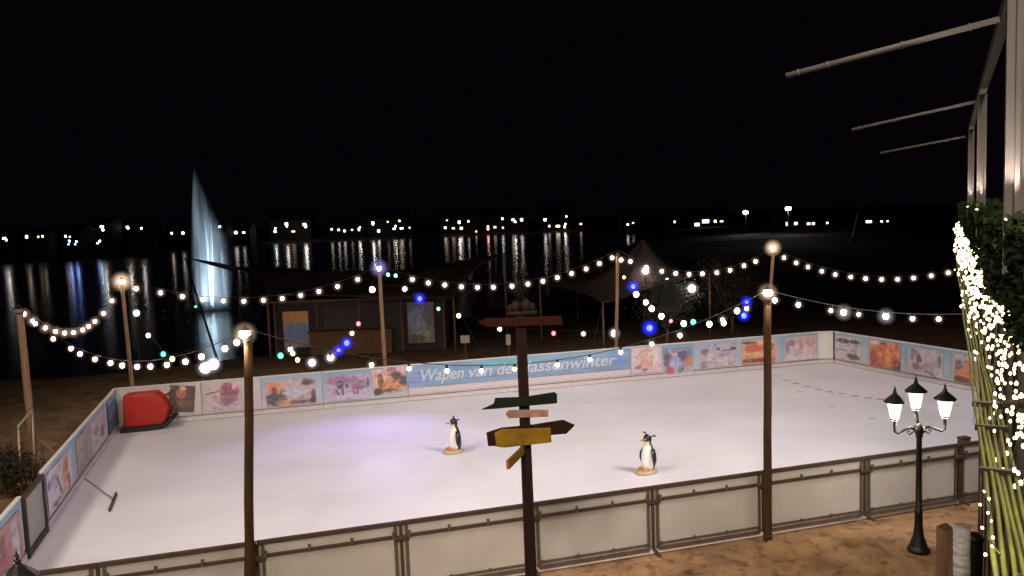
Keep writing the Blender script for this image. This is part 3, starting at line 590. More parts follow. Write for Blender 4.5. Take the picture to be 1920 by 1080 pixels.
light_string('party string with white, green and deep blue bulbs right of the pale pole', beach(1164, 515, 30), beach(1424, 550, 31), [(1170, 520, 'y', .8), (1187, 537, 'b', 1.2), (1193, 552, 'c', 1.5), (1211, 567, 'c', 1.3), (1222, 579, 'c', 1.5), (1240, 593, 'c', 1.5), (1258, 602, 'r', 1), (1282, 607, 'c', 1.6), (1300, 604, 'g', 1.6), (1330, 608, 'c', 1.6), (1357, 606, 'y', 1.5), (1382, 583, 'c', 1.7), (1395, 592, 'b', 1.6), (1400, 566, 'b', 1.1)], .08, group=GB, arc=False)
light_string('party string at the water edge behind the far left pole with green bulb', beach(250, 570, 26.5), beach(418, 640, 29), [(256, 587, 'w', 1.3), (278, 629, 'y', 1.1), (306, 664, 'g', 1.2), (323, 673, 'y', 1.3)], .08, group=GB, arc=False)
def globe_lamp(px, py, Y, r, col, label, pw=0, lc=COOL):
    p = atY(px, py, Y); t_ = thing('globe_lamp', label, 'lamp', (p.x, p.y, 0), 'globe lamps on the beach')
    g = MB(); g.tube([(p.x, p.y, -.1), (p.x, p.y, p.z-r)], .025, 8); g.build('stem', M_['iron'], t_)
    g = MB(); g.ball(p, r, 14, 10); g.build('globe', BUL[col], t_, True)
    if r > .11: glow_halo(col, p, .40 if col == 'b' else .36, t_)
    if pw: lamp('lamp_light', 'POINT', p+Vector((0, -.02, r+.25)), pw, lc, t_, size=.12)
globe_lamp(1218, 615, 31, .12, 'b', 'deep blue globe lamp low behind the colourful crowd board')
globe_lamp(1297, 541, 34, .15, 'c', 'white globe lamp beside the dark tree right of the tent', 10)
globe_lamp(1251, 526, 36, .10, 'w', 'small warm globe lamp under the peaked tent edge')
globe_lamp(1210, 508, 36, .13, 'c', 'white globe lamp under the peak of the right tent', 20)
globe_lamp(385, 690, 26.5, .17, 'c', 'left one of two bright white lamps behind the magenta picture board', 20)
globe_lamp(400, 683, 26.8, .17, 'c', 'right one of two bright white lamps behind the magenta picture board', 20)
globe_lamp(255, 587, 30.5, .08, 'c', 'small white lamp by the water right of the far left pole')
globe_lamp(1275, 630, 30, .07, 'w', 'small warm lamp peeking over the far boards near the green bulb')
globe_lamp(367, 575, 36, .05, 'g', 'tiny green lamp at the foot of the fountain')

# ------------------------------------------------------------ fountain
fb_ = at(398, 582, -.6); 
fl = thing('fountain', 'tall blue-white lit fountain jet rising from the dark lake', 'fountain', fb_)
top = on_plane(370, 285, fb_, fb_+Vector((1, 0, 0)))
Hh = top.z+.6
g = MB(); seg = 20; rows = 24; prof = []
for j in range(rows+1):
    v = j/rows; y = fb_.z+Hh*v
    q = lambda px, py: on_plane(px, py, fb_, fb_+Vector((1, 0, 0)))
    py = 582-(582-286)*v
    xl = np.interp(py, [286, 330, 450, 560, 582], [367, 362, 360, 362, 366]); xr = np.interp(py, [286, 340, 400, 450, 520, 582], [373, 382, 404, 431, 437, 432])
    a_ = q(xl, py); b_ = q(xr, py); c = (a_+b_)/2; w_ = abs(b_.x-a_.x)/2+.02
    for k in range(seg):
        a = 2*PI*k/seg; g.v.append((c.x+w_*math.cos(a), c.y+w_*.8*math.sin(a), c.z))
g.f = [(i*seg+k, i*seg+(k+1) % seg, (i+1)*seg+(k+1) % seg, (i+1)*seg+k) for i in range(rows) for k in range(seg)]+[tuple(range(seg))[::-1], tuple(rows*seg+k for k in range(seg))]
fm = bpy.data.materials.new('spray'); fm.use_nodes = True; t = fm.node_tree; t.nodes.remove(t.nodes['Principled BSDF']); out = t.nodes['Material Output']
pv = t.nodes.new('ShaderNodeVolumePrincipled'); pv.inputs['Color'].default_value = (.9, .95, 1, 1); pv.inputs['Anisotropy'].default_value = 0
tc = t.nodes.new('ShaderNodeTexCoord'); mp = t.nodes.new('ShaderNodeMapping'); mp.inputs['Scale'].default_value = (2.2, 2.2, .16)
n = t.nodes.new('ShaderNodeTexNoise'); n.inputs['Scale'].default_value = 1; n.inputs['Detail'].default_value = 5
mr = t.nodes.new('ShaderNodeMapRange'); mr.inputs[1].default_value = .38; mr.inputs[2].default_value = .75; mr.inputs[3].default_value = .0; mr.inputs[4].default_value = .42
t.links.new(tc.outputs['Object'], mp.inputs[0]); t.links.new(mp.outputs[0], n.inputs[0]); t.links.new(n.outputs[0], mr.inputs[0])
sx = t.nodes.new('ShaderNodeSeparateXYZ'); t.links.new(tc.outputs['Generated'], sx.inputs[0])
def edge(stops):
    r = t.nodes.new('ShaderNodeValToRGB'); el = r.color_ramp.elements
    while len(el) < len(stops): el.new(.5)
    for q, (p_, v_) in zip(el, sorted(stops)): q.position = p_; q.color = (v_, v_, v_, 1)
    t.links.new(sx.outputs[2], r.inputs[0]); return r.outputs[0]
def mth(op, a, b=None, clamp=False):
    q = t.nodes.new('ShaderNodeMath'); q.operation = op; q.use_clamp = clamp
    for i, x in enumerate((a, b)):
        if x is None: continue
        if isinstance(x, (int, float)): q.inputs[i].default_value = x
        else: t.links.new(x, q.inputs[i])
    return q.outputs[0]
le_ = edge([(0, .07), (.08, .02), (.5, .0), (.86, .02), (1, .07)]); re_ = edge([(0, .93), (.22, 1), (.47, .92), (.65, .60), (.86, .33), (1, .19)]); tt = mth('DIVIDE', mth('SUBTRACT', sx.outputs[0], le_), mth('SUBTRACT', re_, le_))
yy = mth('MULTIPLY', mth('SUBTRACT', sx.outputs[1], .5), 2.0); yf = mth('SUBTRACT', 1.0, mth('MULTIPLY', yy, yy), True)
fall = mth('POWER', mth('MULTIPLY', mth('MULTIPLY', tt, mth('SUBTRACT', 1.0, tt)), 4.0, True), 2.2); core = mth('POWER', mth('SUBTRACT', 1.0, mth('ABSOLUTE', mth('MULTIPLY', mth('SUBTRACT', tt, .32), 3.0)), True), 1.5)
fd_ = mth('MULTIPLY', mth('ADD', mth('MULTIPLY', fall, 1.1), mth('MULTIPLY', core, .8)), yf); topf = mth('SUBTRACT', 1.0, mth('MULTIPLY', mth('POWER', sx.outputs[2], 3.0), .35))
t.links.new(mth('MULTIPLY', mth('MULTIPLY', mr.outputs[0], fd_), topf), pv.inputs['Density'])
t.links.new(pv.outputs[0], out.inputs['Volume'])
sp = g.build('spray', fm, fl, True)
# central jet of solid water
jm = mat('jet_water', (.6, .68, .75), .4)
g = MB(); jt = on_plane(383, 345, fb_, fb_+Vector((1, 0, 0)))
for k in range(4):
    o_ = Vector((random.uniform(-.25, .25), random.uniform(-.2, .2), 0)); g.tube([fb_+o_*.3, fb_.lerp(jt, .5)+o_+Vector((.1, 0, 0)), fb_.lerp(jt, .95)+o_*1.5], [.06, .035, .01], 6)
g.build('jet', jm, fl, True)
g = MB(); g.lathe([(.5, .02), (.45, .12), (.12, .18), (.10, .35)], 14, fb_); g.build('nozzle', M_['iron'], fl)
for k in range(4):
    a = k*PI/2+.6; p = fb_+Vector((4.0*math.cos(a)+.6, 4.2*math.sin(a), .25))
    g = MB(); g.lathe([(.12, 0), (.14, .10), (.13, .12)], 10, p); sl = g.build('spotlight', M_['iron'], fl)
    lamp('spot_beam', 'SPOT', p+Vector((0, 0, .15)), 4600, (.66, .86, 1), fl, fb_+Vector((-.1, 0, 4.2)), .1, 96, .6)

# ------------------------------------------------------------ beach tents, kiosk, mast
tentm = mat('tent_canvas', (.050, .033, .026), .8, spec=.1, noise=.15, nscale=.6)
def canopy(label, peaks, edge, sagk=.35, poles_=()):
    t_ = thing('stretch_tent', label, 'tent', (edge[0].x, edge[0].y, 0)); 
    n = len(edge); g = MB(); c = sum(peaks, Vector())/len(peaks); K = 8
    rings = []
    for j in range(K+1):
        s_ = j/K; ring = []
        for i in range(n):
            for q in range(5):
                e = edge[i].lerp(edge[(i+1) % n], q/5); mid = 4*(q/5)*(1-q/5); inward = (c-e); inward.z = 0
                e = e+inward*.10*mid
                pk = min(peaks, key=lambda p: (p-e).length); v = pk.lerp(e, s_); v.z += -(math.sin(s_*PI))*sagk*(abs(pk.z-e.z)*.5+.15); ring.append(v)
        rings.append(ring)
    m = len(rings[0])
    for r_ in rings: g.v += [tuple(v) for v in r_]
    g.f = [(j*m+i, j*m+(i+1) % m, (j+1)*m+(i+1) % m, (j+1)*m+i) for j in range(K) for i in range(m)]
    o = g.build('canopy', tentm, t_, True); sm = o.modifiers.new('thick', 'SOLIDIFY'); sm.thickness = .02
    for p in peaks+[edge[i] for i in poles_]:
        g = MB(); g.tube([(p.x, p.y, -.05), p], .045, 8); g.build('tent_pole', M_['wood'], t_, True)
    for i in range(n):
        if i in poles_:
            e = edge[i]; o2 = (e-c); o2.z = 0; o2.normalize(); g = MB(); g.tube([e, Vector((e.x, e.y, 0))+o2*1.6], .012, 5); g.build('guy_rope', M_['cable'], t_)
    return t_
Yt = 35
canopy('dark brown stretch tent over the beach bar left of the signpost', [beach(560, 515, 37)+Vector((0, 0, .1)), beach(800, 505, 37)], [beach(436, 502, 36), beach(500, 556, 33.2), beach(700, 558, 32.5), beach(850, 560, 33), beach(945, 476, 38), beach(720, 520, 42), beach(500, 500, 42)], .3, (1, 3, 4, 5, 6))
canopy('pale brown peaked tent right of the signpost', [beach(1205, 448, 38)], [beach(1012, 533, 36), beach(1130, 567, 32.6), beach(1330, 512, 35), beach(1345, 492, 43), beach(1080, 492, 43)], .8, (0, 1, 2, 3, 4))
# boom sticking out of the tent, leaning mast
t_ = thing('tent_boom', 'black tapering boom sticking out left of the bar tent across the fountain', 'pole', beach(434, 503, 36)*1)
g = MB(); a_, b_ = beach(362, 486, 36), beach(444, 505, 36); g.tube([a_, a_.lerp(b_, .4), b_], [.03, .09, .13], 8); g.build('boom_shaft', M_['cable'], t_, True)
g = MB(); g.tube([b_, Vector((b_.x, b_.y, -.05))], .05, 8); g.build('boom_post', M_['cable'], t_, True)
lm = beach(347, 485, 33.5); lmb = beach(409, 672, 29.5); lmb.z = max(lmb.z-.2, -.1)
t_ = thing('leaning_mast', 'slim black mast leaning across the fountain reflection', 'pole', lmb)
g = MB(); g.tube([lmb, lm], [.055, .035], 8); g.build('mast_shaft', M_['cable'], t_, True)
g = MB(); g.lathe([(.02, 0), (.06, .02), (.06, .06), (.02, .09)], 8, lm-Vector((0, 0, .04))); g.build('mast_tip', M_['cable'], t_)
# bar kiosk
ka, kb = beach(520, 660, 34.5), beach(835, 650, 34.5); ka.z = kb.z = 0; kd = (kb-ka).normalized(); kn = Vector((kd.y, -kd.x, 0))
t_ = thing('beach_kiosk', 'dim brown plank bar kiosk under the left tent', 'kiosk', ka)
KW = (kb-ka).length; km = mat('kiosk_planks', (.030, .020, .017), .8, noise=.3, nscale=2, stretch=(8, 8, .5))
g = MB(); g.box(ka+kd*KW/2-kn*1.2+z*1.15, (KW, 2.4, 2.3), Matrix.Rotation(math.atan2(kd.y, kd.x), 3, 'Z')); g.build('wall', km, t_)
g = MB(); g.box(ka+kd*KW/2-kn*1.1+z*2.36, (KW+.4, 2.9, .1), Matrix.Rotation(math.atan2(kd.y, kd.x), 3, 'Z')); g.build('roof', M_['wood'], t_)
g = MB(); g.box(ka+kd*KW*.45+kn*.25+z*1.0, (KW*.5, .45, .06), Matrix.Rotation(math.atan2(kd.y, kd.x), 3, 'Z')); g.box(ka+kd*KW*.45+kn*.2+z*.48, (KW*.48, .3, .96), Matrix.Rotation(math.atan2(kd.y, kd.x), 3, 'Z')); g.build('counter', M_['wood'], t_)
for u in (.0, .25, .5, .75, 1):
    g = MB(); g.beam(ka+kd*KW*u+kn*.04, ka+kd*KW*u+kn*.04+z*2.3, .08, .08, kn); g.build('corner_post', M_['wood'], t_)
g = MB(); g.box(ka+kd*KW*.40+kn*.03+z*1.55, (KW*.22, .03, 1.0), Matrix.Rotation(math.atan2(kd.y, kd.x), 3, 'Z')); g.build('shutter', mat('shutter_panel', (.05, .034, .026), .8, noise=.2, nscale=3), t_)
SP['poster1'] = dict(top=(190, 140, 40), bot=(110, 110, 120), grain=.15, blobs=[(.4, .85, .5, .16, (190, 130, 30)), (.6, .45, .6, .2, (85, 115, 165)), (.5, .1, .6, .1, (130, 125, 130))])
SP['poster2'] = dict(top=(70, 75, 100), bot=(110, 105, 90), grain=.3, blobs=[(.4, .6, .45, .3, (120, 130, 170)), (.6, .2, .3, .12, (150, 145, 120)), (.75, .55, .14, .3, (80, 85, 90), .4), (.3, .1, .3, .1, (60, 60, 50))])
for (x0, x1, y0, y1, sp_, lab) in ((534, 577, 583, 652, 'poster1', 'orange over blue poster on the left end of the bar kiosk'), (767, 812, 566, 645, 'poster2', 'pale blue-grey poster on the right end of the bar kiosk')):
    A_, B_ = ka+kn*.12, kb+kn*.12
    pa = on_plane(x0, y1, A_, B_); pb = on_plane(x1, y0, A_, B_); u0 = (pa-A_).dot(kd); u1 = (pb-A_).dot(kd)
    pt = thing('poster', lab, 'poster', (pa.x, pa.y, pa.z)); z0 = max(pa.z, .35)
    g = MB(); g.beam(A_+kd*(u0-.03)+z*(z0+pb.z)/2, A_+kd*(u1+.03)+z*(z0+pb.z)/2, .03, pb.z-z0+.06); g.build('backing_board', M_['wood'], pt)
    print_mesh('print', pt, A_, kd, kn, u0, u1, z0, pb.z, SP[sp_], .02, 5)
    lamp('poster_light', 'SPOT', A_+kd*(u0+u1)/2+kn*.9+z*2.9, 12, (1, .95, .9), pt, A_+kd*(u0+u1)/2+z*1.3, .05, 70, .6)
    g = MB(); g.beam(A_+kd*(u0+u1)/2+kn*.0+z*2.95, A_+kd*(u0+u1)/2+kn*.92+z*2.95, .03, .03); g.lathe([(.07, 0), (.03, .07)], 10, A_+kd*(u0+u1)/2+kn*.9+z*2.9); g.build('lamp_arm', M_['iron'], pt)
# small grey sign boxes on the beach right of the kiosk
for (px, py, w_, h_, lab) in ((872, 636, .36, .3, 'small beige box sign standing right of the bar kiosk'), (953, 637, .18, .42, 'small grey upright menu board left of the signpost')):
    p = atY(px, py, 31.5); bt = thing('menu_board', lab, 'sign', (p.x, p.y, 0))
    g = MB(); g.box(p, (w_, .05, h_)); g.build('panel', mat('board_grey', (.42, .38, .32), .7, noise=.2), bt)
    g = MB(); g.tube([(p.x, p.y+.05, 0), (p.x, p.y+.05, p.z)], .03, 6); g.build('stand', M_['wood'], bt)

# ------------------------------------------------------------ trees
def leaf_tree(name, label, cat, base, h, cr, trunk_h, col, n=2600, ls=.07, group=None, limbs=7, dens=1.0, yz=1.0):
    base = Vector(base); t_ = thing(name, label, cat, base, group)
    g = MB(); c = base+Vector((0, 0, trunk_h+(h-trunk_h)*.5)); g.tube([base-Vector((0, 0, .1)), base+Vector((.05, 0, trunk_h*.6)), base+Vector((.0, .05, trunk_h+.3*(h-trunk_h)))], [.10, .075, .05], 8)
    cl = []
    for i in range(limbs):
        a = 2*PI*i/limbs+random.uniform(-.4, .4); e = base+Vector((math.cos(a)*cr*random.uniform(.5, .9), math.sin(a)*cr*random.uniform(.5, .9), trunk_h+(h-trunk_h)*random.uniform(.25, .9)))
        s_ = base+Vector((0, 0, trunk_h*random.uniform(.7, 1.1))); g.tube([s_, s_.lerp(e, .5)+Vector((0, 0, .15)), e], [.045, .028, .01], 6); cl.append(e)
    cl += [base+Vector((random.uniform(-.5, .5)*cr, random.uniform(-.5, .5)*cr, trunk_h+(h-trunk_h)*random.uniform(.3, .95))) for _ in range(limbs)]
    g.build('trunk', M_['wood'], t_, True)
    g = MB()
    for _ in range(n):
        q = random.choice(cl); s_ = cr*.38; p = q+Vector((random.gauss(0, s_), random.gauss(0, s_), random.gauss(0, s_*yz*.8)))
        a = Vector((random.uniform(-1, 1), random.uniform(-1, 1), random.uniform(-1, 1))).normalized()*ls; b_ = a.cross(Vector((random.uniform(-1, 1), random.uniform(-1, 1), random.uniform(-1, 1)))).normalized()*ls*.4
        k = len(g.v); g.v += [tuple(p-a), tuple(p+b_), tuple(p+a), tuple(p-b_)]; g.f.append((k, k+1, k+2, k+3))
    g.build('crown', mat(name+'_leaves', col, .7, noise=.3, nscale=3), t_); return t_
leaf_tree('olive_tree', 'grey-green olive tree lit beside the peaked tent', 'tree', beach(1250, 640, 34).xy.to_3d(), 2.7, 1.0, .7, (.045, .048, .03), 7000, .05)
leaf_tree('garden_tree', 'dim brown-leaved tree left of the slim pole behind the far boards', 'tree', beach(1372, 640, 36).xy.to_3d(), 3.0, 1.15, .8, (.022, .016, .012), 7000, .055)
leaf_tree('shrub', 'dark shrub at the left edge outside the side boards', 'shrub', at(18, 930), .9, .55, .1, (.02, .018, .008), 1500, .05, 'shrubs outside the left boards', 5)
leaf_tree('shrub', 'low brownish shrub beside the metal goal frame', 'shrub', at(60, 890)-Vector((.5, 0, 0)), .6, .4, .1, (.035, .02, .012), 1100, .045, 'shrubs outside the left boards', 5)
# metal goal-like frame outside left wall
fa, fb2 = at(40, 925), at(66, 897); t_ = thing('goal_frame', 'thin pale metal frame shaped like an upside-down U outside the left boards', 'frame', fa)
ta = on_plane(34, 800, fa, fb2); tb2 = on_plane(60, 768, fa, fb2)
pm = mat('pale_tube', (.45, .38, .28), .5, .3)
g = MB(); g.tube([fa, ta-Vector((0, 0, .05))], .022, 8); g.build('upright', pm, t_, True)
g = MB(); g.tube([fb2, tb2-Vector((0, 0, .05))], .022, 8); g.build('upright', pm, t_, True)
g = MB(); g.tube([ta-Vector((0, 0, .05)), ta, ta.lerp(tb2, .5), tb2, tb2-Vector((0, 0, .05))], .026, 8); g.build('crossbar', pm, t_, True)
# timber trestle behind left boards
q = at(84, 880)-Vector((.2, -.2, 0)); t_ = thing('trestle', 'small wooden trestle leaning behind the left side boards', 'trestle', q)
g = MB(); g.beam(at(74, 826, .95), at(103, 852, 1.0), .05, .06); g.build('top_bar', M_['wood2'], t_)
for o_ in (0, 1):
    e = at(74, 826, .95).lerp(at(103, 852, 1.0), .1+.8*o_)
    for s_ in (-1, 1): g = MB(); g.beam(e, Vector((e.x-.1, e.y+s_*.25, 0)), .04, .04); g.build('leg', M_['wood2'], t_)

# ------------------------------------------------------------ objects on the ice
def penguin(loc, rz, label, hs=1.0, tilt=0):
    t_ = thing('penguin_figure', label, 'skating aid', (0, 0, 0), 'penguin skating aids on the ice'); rp = random.Random(5)
    # faces -Y locally; white belly, black back
    seg = 28; prof = [(.02, .085), (.13, .09), (.165, .15), (.178, .26), (.172, .38), (.150, .50), (.115, .60), (.088, .665), (.095, .70), (.105, .74), (.100, .79), (.075, .835), (.03, .86), (.004, .865)]
    g = MB()
    for r, zz in prof:
        for k in range(seg):
            a = 2*PI*k/seg; lean = .05*max(0, zz-.55); g.v.append((r*math.cos(a)*.84, r*math.sin(a)*.90-lean, zz))
    n = len(prof); g.f = [(i*seg+k, i*seg+(k+1) % seg, (i+1)*seg+(k+1) % seg, (i+1)*seg+k) for i in range(n-1) for k in range(seg)]+[tuple(range(seg))[::-1]]
    o = g.build('body', M_['plastic'], t_, True); ca = o.data.color_attributes.new('Col', 'FLOAT_COLOR', 'POINT')
    for i, v in enumerate(o.data.vertices):
        a = math.atan2(v.co.y, v.co.x); front = -math.sin(a); zz = v.co.z
        white = (front > -.12 and zz < .64)
        c = (.80, .80, .80) if white else (.012, .011, .014)
        if .62 < zz < .72 and front > .3: c = (.75, .62, .35)
        ca.data[i].color = (*c, 1)
    for s_ in (-1, 1):                        # flippers
        g = MB(); pts = [Vector((s_*.14, 0.02, .56)), Vector((s_*.20, .0, .45)), Vector((s_*.235, -.01, .32)), Vector((s_*.225, -.02, .22))]
        for i, (p, w_) in enumerate(zip(pts, (.05, .065, .055, .015))):
            g.v += [tuple(p+Vector((dx*.016, dy*w_, 0))) for dx, dy in ((-1, -.7), (0, -1), (1, -.7), (1, .7), (0, 1), (-1, .7))]
        g.f = [(i*6+k, i*6+(k+1) % 6, (i+1)*6+(k+1) % 6, (i+1)*6+k) for i in range(3) for k in range(6)]+[tuple(range(6))[::-1], tuple(18+k for k in range(6))]
        g.build('flipper', M_['blackp'], t_, True)
        g = MB(); g.lathe([(.015, -.015), (.06, -.015), (.06, .0), (.04, .025), (.01, .03)], 12, (s_*.075, -.13, .105), sq=(1, 1.6)); g.build('foot', M_['orange'], t_, True)
        g = MB(); g.ball((s_*.055, -.115, .775), .014, 8, 6); g.build('eye', M_['whitep'], t_, True)
        g = MB(); g.tube([(s_*.07, .03, .80), (s_*.13, .05, .85), (s_*.21, .05, .86)], [.014, .016, .018], 8); g.build('handle', M_['blackp'], t_, True)
    g = MB(); g.lathe([(.028, 0), (.016, .05), (.003, .10)], 10, (0, -.14, .755), Matrix.Rotation(PI/2+.15, 3, 'X')); g.build('beak', M_['orange'], t_, True)
    g = MB(); g.lathe([(.18, .0), (.195, .012), (.195, .045), (.17, .085), (.02, .088)], 28, (0, -.05, 0), sq=(.95, 1.35)); g.build('base', M_['tan'], t_, True)
    t_.location = loc; t_.rotation_euler = (tilt, 0, rz); t_.scale = (hs,)*3; return t_
M_['plastic'] = mat('painted_plastic', (.5, .5, .5), .35, vcol=True)
M_['blackp'] = mat('black_plastic', (.012, .011, .014), .35); M_['whitep'] = mat('white_plastic', (.8, .8, .8), .35)
M_['orange'] = mat('orange_plastic', (.55, .22, .05), .4); M_['tan'] = mat('tan_plastic', (.42, .34, .22), .45, noise=.1)
pl = at(854, 848); pr = at(1216, 886)
penguin(pl, -PI/2+.45, 'penguin skating aid standing left of the wooden signpost', .98)
penguin(pr, -PI/2+.5, 'penguin skating aid nearest the near barrier, right of the signpost', .98)
# ice scraper lying against left boards
s0, s1 = at(160, 898, .30), at(210, 934, .03); t_ = thing('ice_scraper', 'T-shaped ice scraper lying on the ice by the left boards', 'scraper', s1)
g = MB(); g.tube([s0, s1], .016, 8); g.build('handle', M_['wood2'], t_, True)
e0, e1 = at(205, 957, .03), at(218, 925, .03); g = MB(); g.beam(e0, e1, .035, .06); g.build('blade', M_['rail'], t_)
# red covered machine
ra = FL+fd*.35+fn*.28; t_ = thing('covered_machine', 'bright red tarpaulin-covered rink machine in the far left corner', 'machine', ra)
rx0 = wall_t(238, FL, FR)*fL; rx1 = wall_t(325, FL, FR)*fL; RW = rx1-rx0; O = FL+fd*rx0+fn*.12
g = MB(); ol = [(.0, .14), (RW*.86, .14), (RW*.95, .30), (RW*.98, .62), (RW*.88, .92), (RW*.74, 1.06), (RW*.15, 1.06), (RW*.03, 1.0)]
K = 12; D_ = .55; m = len(ol); cx = RW*.48
for j in range(K+1):
    s_ = j/K; sh = 1-.10*abs(2*s_-1)**4
    for a, b_ in ol:
        p = O+fd*(cx+(a-cx)*sh+.012*math.sin(b_*23+j*1.7))+fn*(D_*s_+.010*math.sin(a*17+b_*9)); g.v.append((p.x, p.y, .12+(b_-.12)*(1-.05*abs(2*s_-1)**4)+.008*math.sin(a*13+j)))
g.f = [(j*m+i, j*m+(i+1) % m, (j+1)*m+(i+1) % m, (j+1)*m+i) for j in range(K) for i in range(m)]+[tuple(range(m))[::-1], tuple(K*m+i for i in range(m))]
o = g.build('red_tarpaulin', mat('red_tarpaulin', (.42, .022, .012), .45, noise=.15, nscale=4, bump=.35, bscale=4), t_, True); bv = o.modifiers.new('soft', 'BEVEL'); bv.width = .05; bv.segments = 3
g = MB(); ol = [(-.06, .0), (RW*.5, .0), (RW*.95, .10), (RW*1.12, .30), (RW*1.02, .32), (RW*.86, .145), (-.06, .135)]
g.slab(ol, O+fn*(D_/2+.03), fd, z, D_+.14); g.build('black_base', M_['cable'], t_)
g = MB(); g.tube([O+fd*(RW*.98)+fn*.3+z*.35, O+fd*(RW*1.10)+fn*.3+z*.62, O+fd*(RW*.98)+fn*.3+z*.95], .04, 8); g.tube([O+fd*(RW*.9)+fn*.15+z*.9, O+fd*(RW*1.08)+fn*.2+z*1.02], .03, 8); g.build('dark_hose', M_['wood'], t_, True)

# ------------------------------------------------------------ wooden signpost
SY = 8.6
sb = atY(993, 1080, SY); s_t = atY(976, 590, SY+.0); sb0 = Vector((sb.x+.02, sb.y, -.05))
t_ = thing('signpost', 'tall dark wooden signpost with crooked arrow boards in front of the rink', 'signpost', (sb.x, sb.y, 0))
g = MB(); 
vs = []
for i in range(9):
    u = i/8; p = sb0.lerp(s_t, u); ww = (.125-.03*u); a = .15+.01*math.sin(i*2.1)
    vs += [p+Vector((dx*ww/2*math.cos(a)-dy*ww/2*math.sin(a), dx*ww/2*math.sin(a)+dy*ww/2*math.cos(a), 0)) for dx, dy in ((-1, -1), (1, -1), (1, 1), (-1, 1))]
g.add(vs, [(i*4+k, i*4+(k+1) % 4, (i+1)*4+(k+1) % 4, (i+1)*4+k) for i in range(8) for k in range(4)]+[(3, 2, 1, 0), (32, 33, 34, 35)])
darkw = mat('dark_post_wood', (.016, .009, .006), .8, spec=.08, noise=.3, nscale=6, bump=.4, bscale=20, stretch=(5, 5, .5))
g.build('post', darkw, t_)
def sign_board(pix, Y0, Y1, th, name, m, xa, xb, label=None):
    # outline from pixels on a vertical plane turned about the post
    A_ = atY(xa, 800, Y0); B_ = atY(xb, 800, Y1); dd = (B_-A_); dd.z = 0; dd.normalize()
    pts = [on_plane(x, y, A_, B_) for x, y in pix]; o0 = Vector((A_.x, A_.y, 0))
    g = MB(); g.slab([((p-o0).dot(dd), p.z) for p in pts], o0, dd, z, th); o = g.build(name, m, t_)
    bv = o.modifiers.new('worn', 'BEVEL'); bv.width = .006; bv.segments = 2
    if label: o['label'] = label
    return o, o0, dd
grn = mat('green_black_board', (.010, .014, .008), .7, spec=.08, noise=.3, nscale=5); ylw = mat('ochre_board', (.17, .095, .010), .75, spec=.08, noise=.35, nscale=4, bump=.3, bscale=10); rdb = mat('red_brown_board', (.025, .006, .003), .75, spec=.08, noise=.3); brn = mat('grey_brown_board', (.24, .14, .12), .8, spec=.08, noise=.4, nscale=9); dkr = mat('dark_red_board', (.022, .007, .006), .7, spec=.08, noise=.3)
sign_board([(902, 768), (926, 757), (929, 746), (985, 744), (1040, 735), (1044, 739), (1044, 756), (985, 761), (930, 766)], 8.35, 8.62, .03, 'arrow_board', grn, 902, 1044, 'dark green arrow board pointing left')
sign_board([(948, 776), (954, 769), (1028, 768), (1028, 781), (954, 784)], 8.5, 8.52, .025, 'name_board', brn, 948, 1028, 'small pinkish brown board')
sign_board([(912, 811), (940, 802), (1000, 796), (1056, 787), (1078, 797), (1062, 813), (1000, 818), (950, 836), (915, 836)], 8.72, 8.75, .03, 'arrow_board', dkr, 912, 1078, 'dark red arrow board pointing right')
sign_board([(927, 812), (940, 805), (1032, 802), (1034, 829), (1000, 833), (945, 839), (931, 837)], 8.42, 8.46, .03, 'name_board', ylw, 927, 1034, 'broad ochre board')
sign_board([(896, 604), (912, 597), (1053, 592), (1055, 609), (912, 613)], 8.5, 8.5, .03, 'arrow_board', rdb, 896, 1055, 'reddish board at the top')
g = MB(); g.beam(atY(982, 842, 8.5), atY(952, 872, 7.9), .03, .09); g.build('pointer_board', ylw, t_)
g = MB()
for dx, r in ((-.05, .05), (.06, .06), (.13, .035), (-.11, .03)): g.ball(s_t+Vector((dx, 0, .06+r*.6)), r, 10, 6, 1.3)
g.box(s_t+Vector((.02, 0, .02)), (.32, .12, .04)); g.build('carved_finial', mat('finial_wood', (.02, .012, .010), .8, spec=.08, noise=.3), t_, True)

